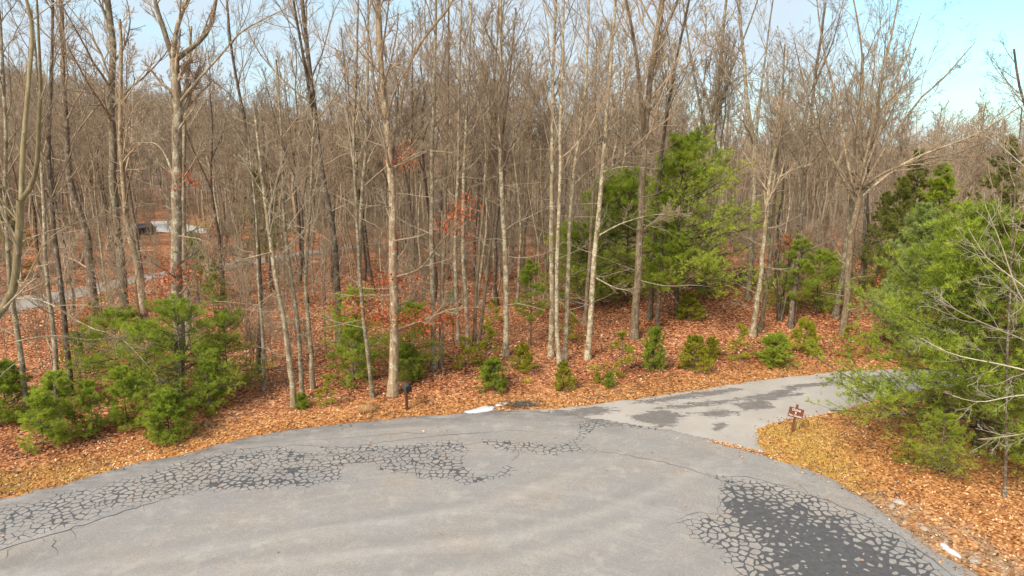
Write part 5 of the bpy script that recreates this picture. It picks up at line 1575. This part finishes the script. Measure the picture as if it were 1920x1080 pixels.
def slab(name, label, cat, pts, th, mat, seed, zoff=0.0):
    rg = np.random.default_rng(seed)
    P_ = densify(poly_px(pts), 0.10, 0.018, seed)
    c = P_.mean(0)
    z0 = max(float(height(c[0], c[1])), 0.0) + zoff
    rings = []
    for sc_, z in ((1.0, -0.02), (0.99, th * 0.55), (0.85, th), (0.45, th * 1.15)):
        q = (P_ - c) * sc_
        rings.append(np.hstack([q, (z + rg.normal(0, th * 0.16, len(q)))[:, None]]))
    n = len(P_)
    V_ = np.vstack(rings + [np.array([[0, 0, th * 1.1]])])
    Q = np.array([[r * n + i, r * n + (i + 1) % n, (r + 1) * n + (i + 1) % n, (r + 1) * n + i] for r in range(3) for i in range(n)])
    T_ = np.array([[3 * n + i, 3 * n + (i + 1) % n, 4 * n] for i in range(n)])
    o = obj(name, mesh_np(name, V_, [Q, T_], mat, True)); o.location = (c[0], c[1], z0)
    return tag(o, label, cat)


M['scrap'] = simple('dirty_white', (0.60, 0.59, 0.60), 0.5, 0.10, 7)
slab('white_scrap', 'larger crumpled white scrap lying where the leaves meet the road', 'debris', [(871, 773), (889, 770), (905, 765), (926, 764), (924, 770), (905, 774), (880, 776)], 0.06, M['scrap'], 1, 0.04)
slab('white_scrap', 'smaller white scrap in the leaves beside the dark twig pile', 'debris', [(928, 761), (940, 758), (952, 757), (948, 760), (932, 763)], 0.04, M['scrap'], 2, 0.04)
slab('white_scrap', 'long narrow white scrap on the gravel shoulder at the lower right', 'debris', [(1761, 1018), (1770, 1019), (1784, 1032), (1802, 1043), (1801, 1048), (1786, 1041), (1770, 1030)], 0.04, M['scrap'], 3, 0.02)
M['stone'] = simple('pale_stone', (0.36, 0.33, 0.29), 0.9, 0.25, 6)


def stone(label, px, py, s, seed, group=None):
    rg = np.random.default_rng(seed)
    import bmesh
    bm = bmesh.new()
    bmesh.ops.create_icosphere(bm, subdivisions=2, radius=1)
    off = rg.uniform(0, 10, 3)
    for v in bm.verts:
        p = v.co
        k = 1 + 0.22 * math.sin(3 * p.x + off[0]) * math.cos(2.5 * p.y + off[1]) + 0.08 * math.sin(7 * p.z + off[2])
        v.co = Vector((p.x * s[0] * k, p.y * s[1] * k, p.z * s[2] * k))
    me = bpy.data.meshes.new('stone'); bm.to_mesh(me); bm.free()
    me.materials.append(M['stone'])
    o = obj('stone', me); g_ = ground(px, py); o.location = (g_[0], g_[1], g_[2] + s[2] * 0.3)
    o.rotation_euler = (0, 0, rg.uniform(0, 6))
    tag(o, label, 'stone', group)


stone('pale flat stone half buried at the gravel edge, lower right', 1686, 943, (0.24, 0.15, 0.09), 1)
stone('small stone just left of the pale flat stone on the gravel edge', 1672, 950, (0.12, 0.09, 0.06), 2)
stone('small grey stone on the gravel above the long white scrap', 1732, 992, (0.12, 0.09, 0.06), 3)
stone('small grey stone below the long white scrap', 1826, 1053, (0.14, 0.09, 0.06), 4)

# gravel along the crumbling shoulder
rg = np.random.default_rng(66)
lo_, hi_ = SHOULDER.min(0) - 0.4, SHOULDER.max(0) + 0.4
X = rg.uniform(lo_[0], hi_[0], 9000); Y = rg.uniform(lo_[1], hi_[1], 9000)
k = (sdist(X, Y, SHOULDER) < 0.35) & (rg.random(9000) < 0.4); X, Y = X[k], Y[k]
n = len(X); s_ = rg.uniform(0.008, 0.03, n)
oc = np.array([(1, 0, 0), (0, 1, 0), (-1, 0, 0), (0, -1, 0), (0, 0, 0.8), (0, 0, -0.8)])
fc_ = np.array([(0, 1, 4), (1, 2, 4), (2, 3, 4), (3, 0, 4), (1, 0, 5), (2, 1, 5), (3, 2, 5), (0, 3, 5)])
V_ = (oc[None] * s_[:, None, None] * rg.uniform(0.6, 1.3, (n, 6, 1)) + np.stack([X, Y, np.maximum(height(X, Y), np.where(sdist(X, Y, ROAD) < 0, 0.03, 0)) + 0.008], 1)[:, None]).reshape(-1, 3)
F_ = (fc_[None] + (np.arange(n) * 6)[:, None, None]).reshape(-1, 3)
gc = np.repeat(rg.uniform(0.12, 0.38, n)[:, None] * np.array([[1.0, 0.86, 0.70]]), 6, 0)
tag(obj('gravel', mesh_np('gravel', V_, F_, M['leaf'], False, {'leafcol': ('FLOAT_COLOR', gc)})), kind='stuff')

# twig pile by the road, fallen branches, upturned roots
def stick_pile(name, label, cat, loc, n, L_, spread, r, mat, seed, zr=0.25, el=0.15):
    rg = np.random.default_rng(seed)
    a = rg.normal(0, 0.6, n); e = rg.normal(el, 0.2, n)
    c = np.stack([rg.normal(0, spread[0], n), rg.normal(0, spread[1], n), rg.uniform(0.02, zr, n)], 1)
    d = np.stack([np.cos(a) * np.cos(e), np.sin(a) * np.cos(e), np.sin(e)], 1)
    K = 6
    l = L_ * rg.uniform(0.4, 1.0, n)
    P_ = c[:, None] + d[:, None] * (np.linspace(-0.5, 0.5, K)[None, :, None] * l[:, None, None]) + np.cumsum(rg.normal(0, 0.02, (n, K, 3)), 1)
    P_[:, :, 2] = np.maximum(P_[:, :, 2], 0.01)
    R_ = r * rg.uniform(0.4, 1.2, (n, 1)) * np.linspace(1, 0.4, K)[None]
    o = obj(name, mesh_np(name, *tubes(P_, R_, 5), mat)); o.location = loc
    return tag(o, label, cat)


g_ = ground(982, 760); g_[2] = max(g_[2], 0)
stick_pile('twig_pile', 'low heap of dark brown twigs at the road edge beside the white scraps', 'brush', g_, 130, 0.9, (0.45, 0.18), 0.014, M['bark_dark'], 4, 0.12, 0.0)
g_ = ground(1394, 540)
stick_pile('root_mass', 'tangle of dark upturned roots under the right skirt of the big pine', 'roots', g_, 70, 2.0, (0.7, 0.3), 0.05, M['bark_dark'], 5, 1.2, 0.3)


def fallen(label, pts, r, mat, seed, h=0.1):
    rg = np.random.default_rng(seed)
    q = [ground(*p) + np.array([0, 0, h]) for p in pts]
    o0 = q[0].copy()
    P_ = resample([z - o0 for z in q], 14); P_[1:-1] += rg.normal(0, 0.03, (12, 3))
    R_ = r * np.linspace(1, 0.4, 14)
    C, RR = grow(rg, P_[None], R_[None], 6, 0.2, 0.95, 0.15, 0.3, (30, 70), 0.03, 0.1, 4, 0.5, 0.008)
    o = obj('fallen_branch', mesh_np('fallen_branch', *merge([tubes(P_[None], R_[None], 7), tubes(C, RR, 4)]), M[mat])); o.location = o0
    tag(o, label, 'fallen branch')


fallen('dark fallen branch lying left of the pale stem clump', [(498, 676), (515, 678), (536, 680)], 0.05, 'bark_dark', 1, 0.25)
fallen('grey fallen limb across the leaves left of the single straight trunk', [(880, 600), (905, 590), (935, 583)], 0.05, 'bark_pale', 2, 0.2)
fallen('thin dead branch lying right of the yellowish lichen trunk', [(1130, 610), (1165, 600), (1200, 598)], 0.035, 'bark_pale', 3, 0.2)
fallen('curved pale dead branch at the left edge above the verge', [(0, 812), (12, 800), (22, 785)], 0.04, 'bark_pale', 4, 0.35)
t = thing('broken_stump', 'broken dark stick standing at a slant left of the pale stem clump', 'stump', ground(537, 724))
P_ = resample([(0, 0, -0.05), (-0.12, 0, 0.5), (-0.3, 0.1, 1.05)], 8)
obj('stem', mesh_np('stem', *tubes(P_[None], np.linspace(0.05, 0.03, 8)[None], 7), M['bark_dark']), t)

# ------------------------------------------------------------------ vehicle by the far driveway
M['car'] = simple('dark_car_paint', (0.02, 0.02, 0.024), 0.3, 0.1)
M['glass'] = simple('car_glass', (0.30, 0.33, 0.36), 0.08, 0.1)
M['tyre'] = simple('tyre_rubber', (0.015, 0.015, 0.015), 0.9, 0.1)
M['tail'] = simple('tail_light', (0.25, 0.02, 0.015), 0.4, 0.1)
cl = ground(264, 441)
car = thing('parked_car', 'dark parked car beside the pale driveway, seen between far trunks', 'car', cl, math.radians(-12))
pb = [(-2.2, 0.35), (-2.25, 0.75), (-2.1, 1.0), (-1.2, 1.08), (1.9, 1.08), (2.2, 0.95), (2.25, 0.5), (2.15, 0.32)]
Rz = Matrix.Rotation(math.radians(90), 4, 'Z')
MB().prism(pb, -0.88, 0.88, Rz).build('body', M['car'], car)
MB().prism([(-1.35, 1.08), (-0.75, 1.62), (1.55, 1.64), (2.0, 1.08)], -0.76, 0.76, Rz).build('cabin', M['car'], car)
MB().add([(-0.64, -2.0, 1.14), (0.64, -2.0, 1.14), (0.60, -1.66, 1.56), (-0.60, -1.66, 1.56)], [(0, 1, 2, 3)]).build('rear_window', M['glass'], car)
for s in (-1, 1):
    MB().add([(s * 0.775, -1.75, 1.14), (s * 0.775, 1.05, 1.14), (s * 0.775, 0.7, 1.54), (s * 0.775, -1.5, 1.54)], [(0, 1, 2, 3)]).build('side_window', M['glass'], car)
    MB().box((s * 0.72, 2.24, 0.8), (0.2, 0.04, 0.16)).build('tail_light', M['tail'], car)
    for yw in (-1.4, 1.4):
        pw_ = [(0.34 * math.cos(a) + yw, 0.34 * math.sin(a) + 0.34) for a in np.linspace(0, 2 * math.pi, 18, endpoint=False)]
        MB().prism(pw_, s * 0.80 - 0.11, s * 0.80 + 0.11, Rz).build('wheel', M['tyre'], car)
